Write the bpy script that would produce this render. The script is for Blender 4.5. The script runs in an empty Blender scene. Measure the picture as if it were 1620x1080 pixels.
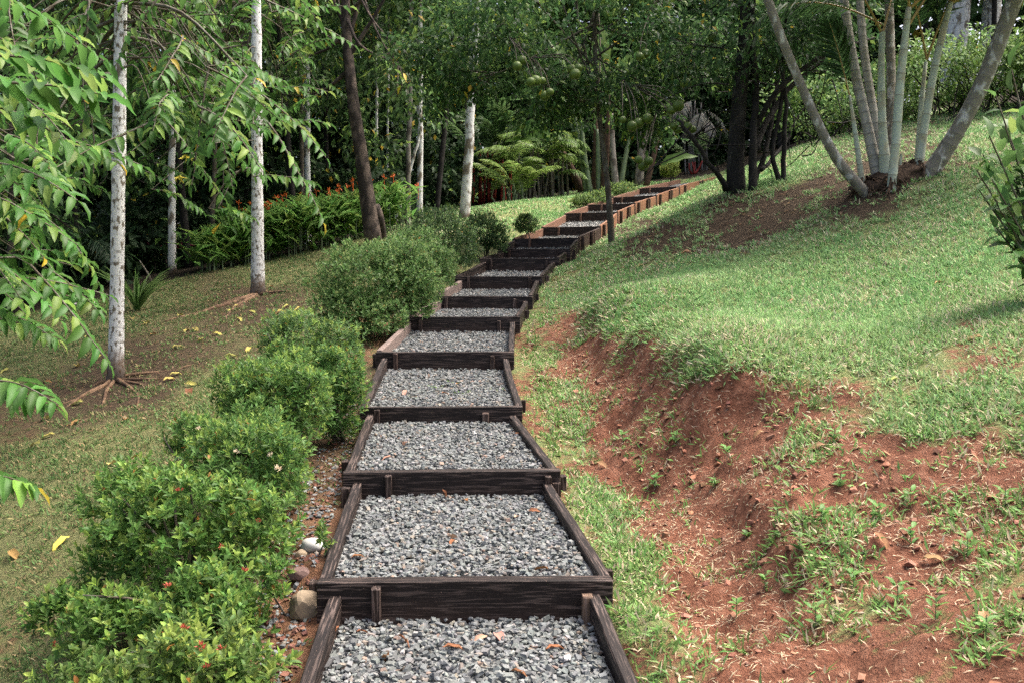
import bpy, bmesh, math
import numpy as np
from mathutils import Matrix, Vector

# ------------------------------------------------------------------ camera, sky, sun, exposure
F, YH, EYE = 1500.0, 450.0, 1.6           # focal length in photo pixels, horizon row, eye height
PITCH = math.atan((540 - YH) / F)
sc = bpy.context.scene
COL = sc.collection
cam_data = bpy.data.cameras.new('camera')
cam_data.sensor_width = 36.0
cam_data.lens = F / 1620 * 36
cam_data.clip_start, cam_data.clip_end = 0.05, 500
cam = bpy.data.objects.new('camera', cam_data)
cam.location = (0, 0, EYE)
cam.rotation_euler = (math.pi / 2 - PITCH, 0, 0)
COL.objects.link(cam)
sc.camera = cam

SUN_EL, SUN_AZ = math.radians(62), math.radians(72)    # azimuth clockwise from +Y
world = bpy.data.worlds.new('World')
sc.world = world
world.use_nodes = True
wn = world.node_tree
wn.nodes.clear()
sky = wn.nodes.new('ShaderNodeTexSky')
sky.sky_type = 'NISHITA'
sky.sun_disc = False
sky.sun_elevation = SUN_EL
sky.sun_rotation = SUN_AZ
sky.air_density = 0.7
sky.dust_density = 8.0
sky.ozone_density = 0.2
bg = wn.nodes.new('ShaderNodeBackground')
bg.inputs['Strength'].default_value = 0.12
wo = wn.nodes.new('ShaderNodeOutputWorld')
wn.links.new(sky.outputs[0], bg.inputs[0])
wn.links.new(bg.outputs[0], wo.inputs[0])

sun_data = bpy.data.lights.new('sun', 'SUN')
sun_data.energy = 1.5
sun_data.angle = math.radians(34)
sun_data.color = (1.0, 0.96, 0.9)
sun = bpy.data.objects.new('sun', sun_data)
sd = Vector((math.sin(SUN_AZ) * math.cos(SUN_EL), math.cos(SUN_AZ) * math.cos(SUN_EL), math.sin(SUN_EL)))
sun.rotation_euler = sd.to_track_quat('Z', 'Y').to_euler()
COL.objects.link(sun)

sc.view_settings.view_transform = 'Standard'
sc.view_settings.look = 'None'
sc.view_settings.exposure = 1.95
sc.view_settings.gamma = 1.0
sc.view_settings.use_curve_mapping = False
sc.render.engine = 'CYCLES'
sc.cycles.max_bounces = 6
sc.cycles.diffuse_bounces = 3
sc.cycles.glossy_bounces = 2
sc.cycles.transmission_bounces = 4
sc.cycles.use_denoising = False

# ------------------------------------------------------------------ helpers
rng = np.random.default_rng(11)
R = rng.random
cP, sP = math.cos(PITCH), math.sin(PITCH)

def P(px, py, d):
    """a point at forward distance d on the sight line of a photo pixel"""
    a, b = (px - 810) / F, -(py - 540) / F
    v = np.array([a, cP + b * sP, -sP + b * cP])
    v = v * (d / v[1])
    return np.array([v[0], v[1], v[2] + EYE])

def proj(V):
    V = np.atleast_2d(V)
    x, y, z = V[:, 0], V[:, 1], V[:, 2] - EYE
    dep = np.maximum(y * cP - z * sP, 1e-3)
    up = y * sP + z * cP
    return 810 + F * x / dep, 540 - F * up / dep, y * cP - z * sP

def nrm(v):
    return v / np.maximum(np.linalg.norm(v, axis=-1, keepdims=True), 1e-9)

def _h(ix, iy, iz, seed):
    n = (ix.astype(np.int64) * 374761393 + iy.astype(np.int64) * 668265263 + iz.astype(np.int64) * 2147483647 + seed * 974711) & 0xFFFFFFFF
    n = ((n ^ (n >> 13)) * 1274126177) & 0xFFFFFFFF
    n = (n ^ (n >> 16)) & 0xFFFF
    return n / 65535.0

def vnoise(x, y, z=None, seed=1):
    x = np.asarray(x, float); y = np.asarray(y, float)
    z = np.zeros_like(x) if z is None else np.asarray(z, float)
    ix, iy, iz = np.floor(x), np.floor(y), np.floor(z)
    fx, fy, fz = x - ix, y - iy, z - iz
    fx, fy, fz = fx * fx * (3 - 2 * fx), fy * fy * (3 - 2 * fy), fz * fz * (3 - 2 * fz)
    out = 0
    for a in (0, 1):
        for b in (0, 1):
            for c in (0, 1):
                w = (fx if a else 1 - fx) * (fy if b else 1 - fy) * (fz if c else 1 - fz)
                out = out + w * _h(ix + a, iy + b, iz + c, seed)
    return out * 2 - 1

def fbm(x, y, z=None, o=4, seed=1):
    s, a, f = 0, 0.5, 1.0
    for i in range(o):
        s = s + a * vnoise(x * f, y * f, None if z is None else z * f, seed + i)
        a *= 0.5; f *= 2.03
    return s

def smooth(a, b, x):
    t = np.clip((x - a) / (b - a), 0, 1)
    return t * t * (3 - 2 * t)

WLOC = {}
def wloc(o):
    return WLOC.get(o.name, np.zeros(3)) if o is not None else np.zeros(3)

def tag(o, label=None, cat=None, group=None, kind=None):
    if label: o['label'] = label
    if cat: o['category'] = cat
    if group: o['group'] = group
    if kind: o['kind'] = kind
    return o

def thing(name, loc, label, cat, group=None, kind=None):
    o = bpy.data.objects.new(name, None)
    o.empty_display_size = 0.2
    o.location = loc
    COL.objects.link(o)
    WLOC[o.name] = np.array(loc, float)
    return tag(o, label, cat, group, kind)

def mesh_data(name, V, chunks, mat, col=None, shade=False):
    V = np.asarray(V, np.float32)
    me = bpy.data.meshes.new(name)
    chunks = [np.asarray(c, np.int32) for c in chunks if len(c)]
    loops = np.concatenate([c.ravel() for c in chunks])
    sizes = np.concatenate([np.full(len(c), c.shape[1], np.int32) for c in chunks])
    starts = np.concatenate([[0], np.cumsum(sizes)[:-1]]).astype(np.int32)
    me.vertices.add(len(V)); me.vertices.foreach_set('co', V.ravel())
    me.loops.add(len(loops)); me.loops.foreach_set('vertex_index', loops)
    me.polygons.add(len(sizes)); me.polygons.foreach_set('loop_start', starts)
    try: me.polygons.foreach_set('loop_total', sizes)
    except Exception: pass
    me.polygons.foreach_set('use_smooth', np.full(len(sizes), bool(shade)))
    if col is not None:
        at = me.color_attributes.new('Col', 'FLOAT_COLOR', 'POINT')
        c4 = np.ones((len(V), 4), np.float32); c4[:, :3] = col
        at.data.foreach_set('color', c4.ravel())
    me.update(calc_edges=True)
    if mat: me.materials.append(mat)
    return me

def mobj(name, V, chunks, mat, parent=None, col=None, shade=False, loc=None):
    """one mesh object; V in world coordinates"""
    off = wloc(parent)
    o = bpy.data.objects.new(name, None if False else mesh_data(name, np.asarray(V) - (off if loc is None else np.asarray(loc)), chunks, mat, col, shade))
    COL.objects.link(o)
    if parent is not None:
        o.parent = parent
        WLOC[o.name] = off
    else:
        if loc is not None: o.location = loc
        WLOC[o.name] = np.zeros(3) if loc is None else np.array(loc, float)
    return o

def join(parts):
    """[(V, chunks), ...] -> V, chunks"""
    Vs, Cs, n = [], [], 0
    for V, ch in parts:
        Vs.append(V)
        for c in ch: Cs.append(np.asarray(c) + n)
        n += len(V)
    return np.concatenate(Vs), Cs

def tube(pts, rad, n=8, caps=True):
    pts = np.asarray(pts, float); m = len(pts)
    rad = np.broadcast_to(np.asarray(rad, float), (m,))
    t = np.gradient(pts, axis=0); t = nrm(t)
    ref = np.array([0, 0, 1.0]) if abs(t[0][2]) < 0.9 else np.array([1.0, 0, 0])
    u = nrm(np.cross(ref, t[0])); V = []
    a = np.arange(n) * 2 * math.pi / n
    for i in range(m):
        u = nrm(u - t[i] * np.dot(u, t[i])); w = np.cross(t[i], u)
        V.append(pts[i] + rad[i] * (np.cos(a)[:, None] * u + np.sin(a)[:, None] * w))
    V = np.concatenate(V)
    i = np.arange(m - 1)[:, None] * n; j = np.arange(n)[None]; k = (j + 1) % n
    q = np.stack([i + j, i + k, i + n + k, i + n + j], -1).reshape(-1, 4)
    ch = [q]
    if caps:
        ch.append(np.arange(n)[::-1][None]); ch.append((np.arange(n) + (m - 1) * n)[None])
    return V, ch

def spline(pts, n):
    """Catmull-Rom through pts"""
    p = np.asarray(pts, float)
    p = np.vstack([2 * p[0] - p[1], p, 2 * p[-1] - p[-2]])
    out = []
    segs = len(p) - 3
    for s in np.linspace(0, segs - 1e-6, n):
        i = int(s); t = s - i
        a, b, c, d = p[i:i + 4]
        out.append(0.5 * ((2 * b) + (c - a) * t + (2 * a - 5 * b + 4 * c - d) * t * t + (3 * b - a - 3 * c + d) * t ** 3))
    return np.array(out)

# leaf templates: (t along, s across, h up), triangles
DIA = (np.array([(0, 0, 0), (.42, -.5, .05), (.42, .5, .05), (1, 0, -.1)], float), np.array([(0, 2, 1), (1, 2, 3)]))
LF4 = (np.array([(0, 0, 0), (.42, -.5, .07), (.42, 0, 0), (.42, .5, .07), (1, 0, -.14)], float),
       np.array([(0, 2, 1), (0, 3, 2), (1, 2, 4), (2, 3, 4)]))
def _leaf_n(prof, droop=.22, fold=.10, wave=.03):
    V, Fc = [(0, 0, 0)], []
    for k, (t, w) in enumerate(prof):
        h = -droop * t * t + .04 * math.sin(3 * t)
        e = fold * w * 2 + wave * (1 if k % 2 else -1)
        V += [(t, -w, h + e), (t, 0, h), (t, w, h + e * .8)]
    V.append((1, 0, -droop))
    Fc += [(0, 2, 1), (0, 3, 2)]
    for k in range(len(prof) - 1):
        a, b = 1 + 3 * k, 4 + 3 * k
        Fc += [(a, a + 1, b + 1), (a, b + 1, b), (a + 1, a + 2, b + 2), (a + 1, b + 2, b + 1)]
    a = 1 + 3 * (len(prof) - 1); e = len(V) - 1
    Fc += [(a, a + 1, e), (a + 1, a + 2, e)]
    return np.array(V, float), np.array(Fc)
LFX = _leaf_n([(.08, .22), (.24, .44), (.45, .5), (.66, .42), (.86, .2)], droop=.25)
LFO = _leaf_n([(.12, .3), (.38, .5), (.68, .42)], droop=.12, wave=.01)      # ovate, a little stiffer
STRAP = _leaf_n([(.1, .35), (.4, .5), (.75, .36)], droop=.45, fold=.05, wave=0)

def lbasis(D, N):
    D = nrm(D); S = nrm(np.cross(N, D)); return D, S, np.cross(D, S)

def leaf_mesh(T, Pn, D, N, L, W, C):
    tv, tf = T; k = len(tv); n = len(Pn)
    D, S, N = lbasis(D, N)
    L = np.broadcast_to(L, (n,)); W = np.broadcast_to(W, (n,))
    V = (Pn[:, None] + (D * L[:, None])[:, None] * tv[None, :, 0:1] + (S * W[:, None])[:, None] * tv[None, :, 1:2]
         + (N * L[:, None])[:, None] * tv[None, :, 2:3]).reshape(-1, 3)
    Fc = (tf[None] + (np.arange(n) * k)[:, None, None]).reshape(-1, tf.shape[1])
    return V, Fc, np.repeat(np.broadcast_to(C, (n, 3)), k, 0)

TMESH = {}
def foliage(parent, T, Pn, D, N, L, W, C, mat, omat, nparts=0, part='leaf', rest='foliage', minpx=0):
    """leaves under a plant: the nparts that show largest as objects, the others joined"""
    n = len(Pn)
    L = np.broadcast_to(L, (n,)); W = np.broadcast_to(W, (n,)); C = np.broadcast_to(C, (n, 3))
    single = np.zeros(n, bool)
    if nparts:
        px, py, dep = proj(Pn + D * L[:, None] * .5)
        size = np.where((px > -10) & (px < 1630) & (py > -10) & (py < 1090) & (dep > .3), L / dep, 0)
        # spread the picks over the crown's near side rather than over one corner
        size = size * (0.85 + .3 * R(n))
        idx = np.argsort(-size)[:nparts]; idx = idx[size[idx] > minpx / F]
        single[idx] = True
        key = (id(T), omat.name)
        if key not in TMESH: TMESH[key] = mesh_data(part, T[0], [T[1]], omat, shade=True)
        Db, Sb, Nb = lbasis(D, N); off = wloc(parent)
        for i in idx:
            o = bpy.data.objects.new(part, TMESH[key])
            M = np.eye(4); M[:3, 0] = Db[i] * L[i]; M[:3, 1] = Sb[i] * W[i]; M[:3, 2] = Nb[i] * L[i]; M[:3, 3] = Pn[i] - off
            o.parent = parent; o.matrix_basis = Matrix(M.tolist())
            o.color = (*C[i], 1)
            COL.objects.link(o)
    m = ~single
    o = None
    if m.any():
        V, Fc, Cv = leaf_mesh(T, Pn[m], D[m], N[m], L[m], W[m], C[m])
        o = mobj(rest, V, [Fc], mat, parent, Cv, True)
        o['kind'] = 'stuff'
    return o

def jit(c, n, v=.25, hue=.12):
    c = np.asarray(c, float)
    return np.clip(c * (1 + v * (R((n, 1)) * 2 - 1)) * (1 + hue * (R((n, 3)) * 2 - 1)), 0.002, .95)

def rdir(n):
    v = rng.normal(size=(n, 3)); return nrm(v)

# ------------------------------------------------------------------ materials
class NT:
    def __init__(s, name):
        s.m = bpy.data.materials.new(name); s.m.use_nodes = True
        s.t = s.m.node_tree; s.t.nodes.clear()
        s.out = s.n('OutputMaterial')
    def n(s, kind, **kw):
        nd = s.t.nodes.new('ShaderNode' + kind)
        for k, v in kw.items():
            if k in nd.inputs: nd.inputs[k].default_value = v
            else: setattr(nd, k, v)
        return nd
    def l(s, a, b): s.t.links.new(a, b)
    def noise(s, vec, scale, detail=4, rough=.6):
        nd = s.n('TexNoise'); nd.inputs['Scale'].default_value = scale
        nd.inputs['Detail'].default_value = detail; nd.inputs['Roughness'].default_value = rough
        if vec is not None: s.l(vec, nd.inputs['Vector'])
        return nd.outputs[0]
    def ramp(s, fac, stops):
        nd = s.n('ValToRGB'); cr = nd.color_ramp
        while len(cr.elements) < len(stops): cr.elements.new(.5)
        for e, (p, c) in zip(cr.elements, stops):
            e.position = p; e.color = (*c, 1) if len(c) == 3 else c
        s.l(fac, nd.inputs[0]); return nd.outputs[0]
    def mix(s, fac, a, b, mode='MIX'):
        nd = s.n('Mix', data_type='RGBA', blend_type=mode)
        for v, i in ((fac, 0), (a, 6), (b, 7)):
            if isinstance(v, (int, float)): nd.inputs[i].default_value = v
            elif isinstance(v, tuple): nd.inputs[i].default_value = (*v, 1)
            else: s.l(v, nd.inputs[i])
        return nd.outputs[2]
    def math(s, op, a, b=0.0):
        nd = s.n('Math', operation=op)
        for v, i in ((a, 0), (b, 1)):
            if isinstance(v, (int, float)): nd.inputs[i].default_value = v
            else: s.l(v, nd.inputs[i])
        return nd.outputs[0]
    def bump(s, h, strength, dist):
        nd = s.n('Bump'); nd.inputs['Strength'].default_value = strength; nd.inputs['Distance'].default_value = dist
        s.l(h, nd.inputs['Height']); return nd.outputs[0]
    def done(s, color, rough=.7, normal=None, spec=.4, trans=None):
        b = s.n('BsdfPrincipled')
        for v, k in ((color, 'Base Color'), (rough, 'Roughness')):
            if isinstance(v, tuple): b.inputs[k].default_value = (*v, 1)
            elif isinstance(v, (int, float)): b.inputs[k].default_value = v
            else: s.l(v, b.inputs[k])
        b.inputs['Specular IOR Level'].default_value = spec
        if normal is not None: s.l(normal, b.inputs['Normal'])
        sh = b.outputs[0]
        if trans:
            tr = s.n('BsdfTranslucent'); ms = s.n('MixShader'); ms.inputs[0].default_value = trans
            g = s.n('Gamma'); g.inputs[1].default_value = .8; s.l(color, g.inputs[0]); s.l(g.outputs[0], tr.inputs[0])
            s.l(sh, ms.inputs[1]); s.l(tr.outputs[0], ms.inputs[2]); sh = ms.outputs[0]
        s.l(sh, s.out.inputs[0]); return s.m

def leaf_mat(name, src, rough=.48, spec=.22, trans=.40):
    t = NT(name)
    if src == 'attr':
        a = t.n('Attribute', attribute_name='Col').outputs[0]
    else:
        a = t.n('ObjectInfo').outputs[1]
    g = t.n('NewGeometry')
    v = t.noise(g.outputs['Position'], 23, 2)
    c = t.mix(t.math('MULTIPLY', v, .35), a, (.5, .6, .15), 'MULTIPLY')
    return t.done(c, rough, None, spec, trans)

M = {}
M['leaf'] = leaf_mat('leaf_surface', 'attr')
M['leaf1'] = leaf_mat('single_leaf_surface', 'obj')
M['leafdull'] = leaf_mat('dull_leaf_surface', 'attr', .65, .2, .3)
M['grass'] = leaf_mat('grass_surface', 'attr', .6, .2, .3)
M['matte1'] = leaf_mat('dry_leaf_surface', 'obj', .75, .2, .1)

def bark(name, base, patch, scale, thr, bump=.4, ring=0.0, dirt=0.0, rough=.85):
    t = NT(name)
    tc = t.n('TexCoord').outputs['Object']
    mp = t.n('Mapping'); mp.inputs['Scale'].default_value = (1, 1, .55); t.l(tc, mp.inputs[0])
    w = t.noise(mp.outputs[0], scale, 5, .6)
    vo = t.n('TexVoronoi'); vo.inputs['Scale'].default_value = scale * 1.3; t.l(mp.outputs[0], vo.inputs['Vector'])
    mixv = t.math('ADD', t.math('MULTIPLY', w, .8), t.math('MULTIPLY', vo.outputs[0], .35))
    c = t.ramp(mixv, [(thr - .05, base), (thr + .04, patch)])
    fine = t.noise(tc, scale * 9, 4, .7)
    c = t.mix(t.math('MULTIPLY', fine, .5), c, (.35, .32, .28), 'MULTIPLY')
    if ring:
        m2 = t.n('Mapping'); m2.inputs['Scale'].default_value = (.15, .15, 1); t.l(tc, m2.inputs[0])
        r = t.noise(m2.outputs[0], ring, 3, .5)
        c = t.mix(t.ramp(r, [(.60, (0, 0, 0)), (.68, (.7, .7, .7))]), c, (.14, .12, .09))
    if dirt:
        sx = t.n('SeparateXYZ'); t.l(tc, sx.inputs[0])
        zz = t.math('ADD', sx.outputs[2], t.math('MULTIPLY', t.math('SUBTRACT', w, .5), dirt * 1.6))
        mr = t.n('MapRange'); mr.inputs[1].default_value = dirt; mr.inputs[2].default_value = dirt * .55; t.l(zz, mr.inputs[0])
        c = t.mix(t.math('MULTIPLY', mr.outputs[0], .85), c, (.10, .062, .035))
    return t.done(c, rough, t.bump(t.math('ADD', fine, w), bump, .02), .25)

M['bark_white'] = bark('lichen_white_bark', (.74, .75, .74), (.18, .155, .12), 24, .66, ring=22, dirt=.34)
M['bark_white2'] = bark('pale_bark', (.68, .69, .67), (.2, .17, .13), 6, .64, ring=15, dirt=.2)
M['bark_brown'] = bark('brown_bark', (.13, .10, .082), (.045, .035, .03), 5, .58, .8)
M['bark_dark'] = bark('dark_bark', (.022, .02, .017), (.05, .045, .04), 6, .68, .8)
M['bark_thin'] = bark('grey_brown_bark', (.10, .085, .06), (.16, .15, .12), 8, .62, .5)
M['bark_grey'] = bark('grey_palm_bark', (.24, .22, .19), (.10, .085, .07), 7, .62, .5)
M['root'] = bark('root_bark', (.20, .125, .075), (.11, .065, .04), 7, .58, .6)

def palm_stem(name, base, tint, ringc, freq):
    t = NT(name)
    tc = t.n('TexCoord').outputs['Object']
    g = t.n('Attribute', attribute_name='Col').outputs[0]
    n1 = t.noise(tc, 5, 4); n2 = t.noise(tc, 40, 3)
    c = t.mix(t.ramp(n1, [(.45, (0, 0, 0)), (.65, (1, 1, 1))]), base, tint)
    c = t.mix(t.math('MULTIPLY', n2, .4), c, (.45, .42, .35), 'MULTIPLY')
    c = t.mix(g, c, ringc)
    return t.done(c, .6, t.bump(n2, .2, .01), .3)
M['stem_pale'] = palm_stem('pale_green_palm_stem', (.42, .47, .38), (.38, .35, .24), (.16, .14, .09), 8)
M['stem_grey'] = palm_stem('grey_ringed_palm_stem', (.38, .36, .32), (.27, .25, .21), (.10, .09, .07), 8)
M['stem_mossy'] = bark('lichen_spotted_palm_stem', (.22, .20, .165), (.50, .49, .46), 11, .66, .5, 30)
M['petiole'] = NT('orange_petiole').done((.30, .20, .065), .5)

def wood():
    t = NT('weathered_timber')
    tc = t.n('TexCoord').outputs['Object']
    oc = t.n('ObjectInfo')
    ad = t.n('VectorMath', operation='ADD'); t.l(tc, ad.inputs[0])
    cx = t.n('CombineXYZ'); t.l(t.math('MULTIPLY', oc.outputs['Random'], 37.0), cx.inputs[0]); t.l(oc.outputs['Random'], cx.inputs[1])
    t.l(cx.outputs[0], ad.inputs[1])
    mp = t.n('Mapping'); mp.inputs['Scale'].default_value = (1.2, 22, 22); t.l(ad.outputs[0], mp.inputs[0])
    g = t.noise(mp.outputs[0], 2.2, 6, .65)
    mp2 = t.n('Mapping'); mp2.inputs['Scale'].default_value = (3, 60, 60); t.l(ad.outputs[0], mp2.inputs[0])
    s = t.noise(mp2.outputs[0], 2.0, 3, .6)
    big = t.noise(ad.outputs[0], 3.5, 4, .6)
    c = t.mix(t.ramp(g, [(.35, (0, 0, 0)), (.75, (1, 1, 1))]), oc.outputs[1], t.mix(1.0, oc.outputs[1], (1.7, 1.6, 1.6), 'MULTIPLY'))
    c = t.mix(t.math('MULTIPLY', t.ramp(big, [(.5, (0, 0, 0)), (.72, (1, 1, 1))]), .35), c, t.mix(1.0, oc.outputs[1], (2.0, 1.7, 1.6), 'MULTIPLY'))
    ge = t.n('NewGeometry')
    # scuffed, paint-worn arrises
    wear = t.math('MULTIPLY', t.ramp(ge.outputs['Pointiness'], [(.53, (0, 0, 0)), (.62, (1, 1, 1))]), t.ramp(s, [(.52, (0, 0, 0)), (.62, (1, 1, 1))]))
    c = t.mix(t.math('MULTIPLY', wear, .55), c, (.26, .19, .16))
    scr = t.ramp(s, [(.72, (0, 0, 0)), (.76, (1, 1, 1))])
    c = t.mix(t.math('MULTIPLY', scr, .16), c, (.16, .12, .10))
    sp = t.n('TexNoise'); sp.inputs['Scale'].default_value = 180; t.l(ad.outputs[0], sp.inputs['Vector'])
    c = t.mix(t.math('MULTIPLY', t.ramp(sp.outputs[0], [(.70, (0, 0, 0)), (.74, (1, 1, 1))]), .6), c, (.30, .20, .15))
    sx = t.n('SeparateXYZ'); t.l(tc, sx.inputs[0])
    mud = t.n('MapRange'); mud.inputs[1].default_value = .04; mud.inputs[2].default_value = -.09; t.l(t.math('ADD', sx.outputs[2], t.math('MULTIPLY', t.math('SUBTRACT', big, .5), .22)), mud.inputs[0])
    c = t.mix(t.math('MULTIPLY', mud.outputs[0], .30), c, (.075, .040, .026))
    return t.done(c, .62, t.bump(t.math('ADD', g, s), .35, .004), .26)
M['wood'] = wood()

def stone_mat(name, src):
    t = NT(name)
    a = t.n('Attribute', attribute_name='Col').outputs[0] if src == 'attr' else t.n('ObjectInfo').outputs[1]
    g = t.n('NewGeometry').outputs['Position']
    n = t.noise(g, 90, 4, .7)
    c = t.mix(.7, a, t.ramp(n, [(.3, (.7, .7, .7)), (.7, (1.1, 1.1, 1.1))]), 'MULTIPLY')
    return t.done(c, .8, t.bump(n, .3, .004), .3)
M['stone'] = stone_mat('gravel_stone', 'attr')
M['stone1'] = stone_mat('single_gravel_stone', 'obj')

def gravel_base():
    t = NT('gravel_underlay')
    g = t.n('NewGeometry').outputs['Position']
    vo = t.n('TexVoronoi'); vo.inputs['Scale'].default_value = 42; t.l(g, vo.inputs['Vector'])
    c = t.ramp(vo.outputs[1], [(0, (.10, .105, .105)), (.5, (.2, .21, .205)), (1, (.3, .29, .27))])
    return t.done(c, .85, t.bump(vo.outputs[0], .8, .02), .2)
M['gravel_base'] = gravel_base()

def ground_mat():
    t = NT('lawn_and_red_soil')
    pos = t.n('NewGeometry').outputs['Position']
    a = t.n('Attribute', attribute_name='Col').outputs[0]
    sp = t.n('SeparateColor'); t.l(a, sp.inputs[0])
    soil_v, brown_v, forest_v = sp.outputs
    n1 = t.noise(pos, 3.2, 5, .62); n2 = t.noise(pos, 17, 5, .68); n3 = t.noise(pos, 85, 4, .7)
    red = t.ramp(n2, [(.28, (.10, .040, .022)), (.5, (.195, .083, .048)), (.72, (.32, .165, .105))])
    red = t.mix(t.math('MULTIPLY', t.ramp(n1, [(.45, (0, 0, 0)), (.7, (1, 1, 1))]), .55), red, (.095, .044, .027))
    red = t.mix(.55, red, t.ramp(n3, [(.3, (.55, .5, .5)), (.7, (1.25, 1.2, 1.2))]), 'MULTIPLY')
    thatch = t.ramp(n3, [(.3, (.09, .125, .04)), (.52, (.17, .20, .075)), (.72, (.30, .28, .15))])
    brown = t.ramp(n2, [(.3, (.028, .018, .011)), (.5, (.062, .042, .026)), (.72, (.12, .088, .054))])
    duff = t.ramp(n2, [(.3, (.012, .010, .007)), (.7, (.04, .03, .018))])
    k = t.math('ADD', soil_v, t.math('MULTIPLY', t.math('SUBTRACT', n1, .5), .9))
    k = t.math('ADD', k, t.math('MULTIPLY', t.math('SUBTRACT', n2, .5), .7))
    c = t.mix(t.ramp(k, [(.36, (0, 0, 0)), (.56, (1, 1, 1))]), thatch, red)
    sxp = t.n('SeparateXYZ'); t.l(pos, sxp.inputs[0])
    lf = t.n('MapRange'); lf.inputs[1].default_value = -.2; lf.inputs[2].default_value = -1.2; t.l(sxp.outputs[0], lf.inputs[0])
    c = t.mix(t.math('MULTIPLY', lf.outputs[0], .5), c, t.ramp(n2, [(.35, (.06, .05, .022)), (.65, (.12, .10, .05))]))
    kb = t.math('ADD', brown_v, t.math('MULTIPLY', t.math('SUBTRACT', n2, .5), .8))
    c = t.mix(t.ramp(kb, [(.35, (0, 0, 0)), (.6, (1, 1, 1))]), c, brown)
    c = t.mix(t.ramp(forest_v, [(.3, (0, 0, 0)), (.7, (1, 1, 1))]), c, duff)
    return t.done(c, .92, t.bump(t.math('ADD', t.math('MULTIPLY', n2, 1.2), n3), .9, .03), .15)
M['ground'] = ground_mat()

def plain(name, c, rough=.6, spec=.4, var=.5, scale=30, trans=None):
    t = NT(name)
    n = t.noise(t.n('TexCoord').outputs['Object'], scale, 4, .65)
    lo = tuple(x * (1 - var) for x in c); hi = tuple(min(1, x * (1 + var)) for x in c)
    return t.done(t.ramp(n, [(.3, lo), (.7, hi)]), rough, t.bump(n, .25, .01), spec, trans)
M['fruit'] = plain('green_citrus_skin', (.085, .135, .018), .45, .4, .25, 30)
M['red_flower'] = plain('red_petals', (.36, .075, .045), .55, .3, .35, 60, .2)
M['white_flower'] = plain('cream_petals', (.75, .62, .45), .55, .3, .2, 60, .2)
M['orange_flower'] = plain('orange_bracts', (.65, .14, .03), .5, .3, .3, 40, .2)
M['yellow_flower'] = plain('yellow_petals', (.62, .52, .06), .55, .3, .3, 40, .25)
M['red_stem'] = plain('sealing_wax_red_stem', (.20, .022, .014), .5, .3, .4, 9)
M['rock_tan'] = plain('tan_rock', (.20, .155, .105), .85, .2, .4, 12)
M['rock_grey'] = plain('grey_river_stone', (.30, .30, .28), .7, .3, .3, 9)
M['rock_dark'] = plain('dark_red_stone', (.10, .06, .05), .7, .3, .3, 12)
M['sheath'] = plain('brown_leaf_sheath', (.07, .042, .028), .8, .2, .5, 8)
M['petiole_green'] = plain('grey_green_leaf_stalk', (.11, .15, .075), .55, .35, .35, 7)
M['root_mass'] = plain('dark_fibrous_roots', (.060, .040, .027), .95, .1, .8, 45)
M['pale_stone'] = plain('pale_stone_edging', (.5, .49, .46), .85, .2, .3, 14)

# ------------------------------------------------------------------ the stair path (front boards of each step)
# centre px, top px, forward distance, length of board, yaw (deg, heading to the right)
RIS = [(745, 1295, 2.52, 1.22, -1), (737, 915, 3.87, 1.22, -2.2), (715, 745, 5.20, 1.20, -1.5), (698, 642, 6.55, 1.13, 0.5), (704, 556, 8.2, 1.20, 1),
       (729, 501, 9.55, 1.20, 3), (764, 469, 11.2, 1.18, 6), (789, 437, 12.55, 1.17, 8), (822, 409, 13.8, 1.17, 11), (845, 394, 15.0, 1.17, 13),
       (863, 377, 16.4, 1.17, 16), (903, 359, 18.2, 1.17, 18), (935, 337, 20.0, 1.17, 22), (966, 323, 21.7, 1.17, 26), (1003, 311, 23.3, 1.17, 29),
       (1042, 297, 25.3, 1.17, 31), (1103, 281, 29.3, 1.17, 33)]
STEP = []
for (px, py, d, w, yaw) in RIS:
    c = P(px, py, d); a = math.radians(yaw)
    STEP.append(dict(c=c, w=w, fwd=np.array([math.sin(a), math.cos(a), 0]), right=np.array([math.cos(a), -math.sin(a), 0])))
VIS = [.16, .16, .13, .115, .15, .145, .15, .17, .18, .15, .16, .17, .17, .15, .15, .15, .15]   # how much of the board stands above the gravel in front
BEDS = []
for i in range(len(STEP) - 1):
    a, b = STEP[i], STEP[i + 1]
    fl, fr = a['c'] - a['right'] * a['w'] / 2, a['c'] + a['right'] * a['w'] / 2
    ins = .055 if i < 9 else .01
    bl, br = b['c'] - b['right'] * (b['w'] / 2 - ins), b['c'] + b['right'] * (b['w'] / 2 - ins)
    BEDS.append(dict(fl=fl, fr=fr, bl=bl, br=br, zf=a['c'][2] - (.025 if i < 4 else .085 if i < 9 else .12), zb=b['c'][2] - VIS[i + 1]))

def bed_uv(x, y, b):
    """inverse of the (nearly) bilinear bed quad: u forward, v across (0..1)"""
    u = np.full_like(x, .5); v = np.full_like(x, .5)
    fl, fr, bl, br = (b[k][:2] for k in ('fl', 'fr', 'bl', 'br'))
    for _ in range(7):
        l = fl + (bl - fl) * u[:, None]; r = fr + (br - fr) * u[:, None]
        p = l + (r - l) * v[:, None]
        du = (bl - fl) * (1 - v)[:, None] + (br - fr) * v[:, None]; dv = r - l
        ex, ey = x - p[:, 0], y - p[:, 1]
        det = du[:, 0] * dv[:, 1] - du[:, 1] * dv[:, 0]
        det = np.where(np.abs(det) < 1e-9, 1e-9, det)
        u = u + (ex * dv[:, 1] - ey * dv[:, 0]) / det
        v = v + (du[:, 0] * ey - du[:, 1] * ex) / det
    return u, v

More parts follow.
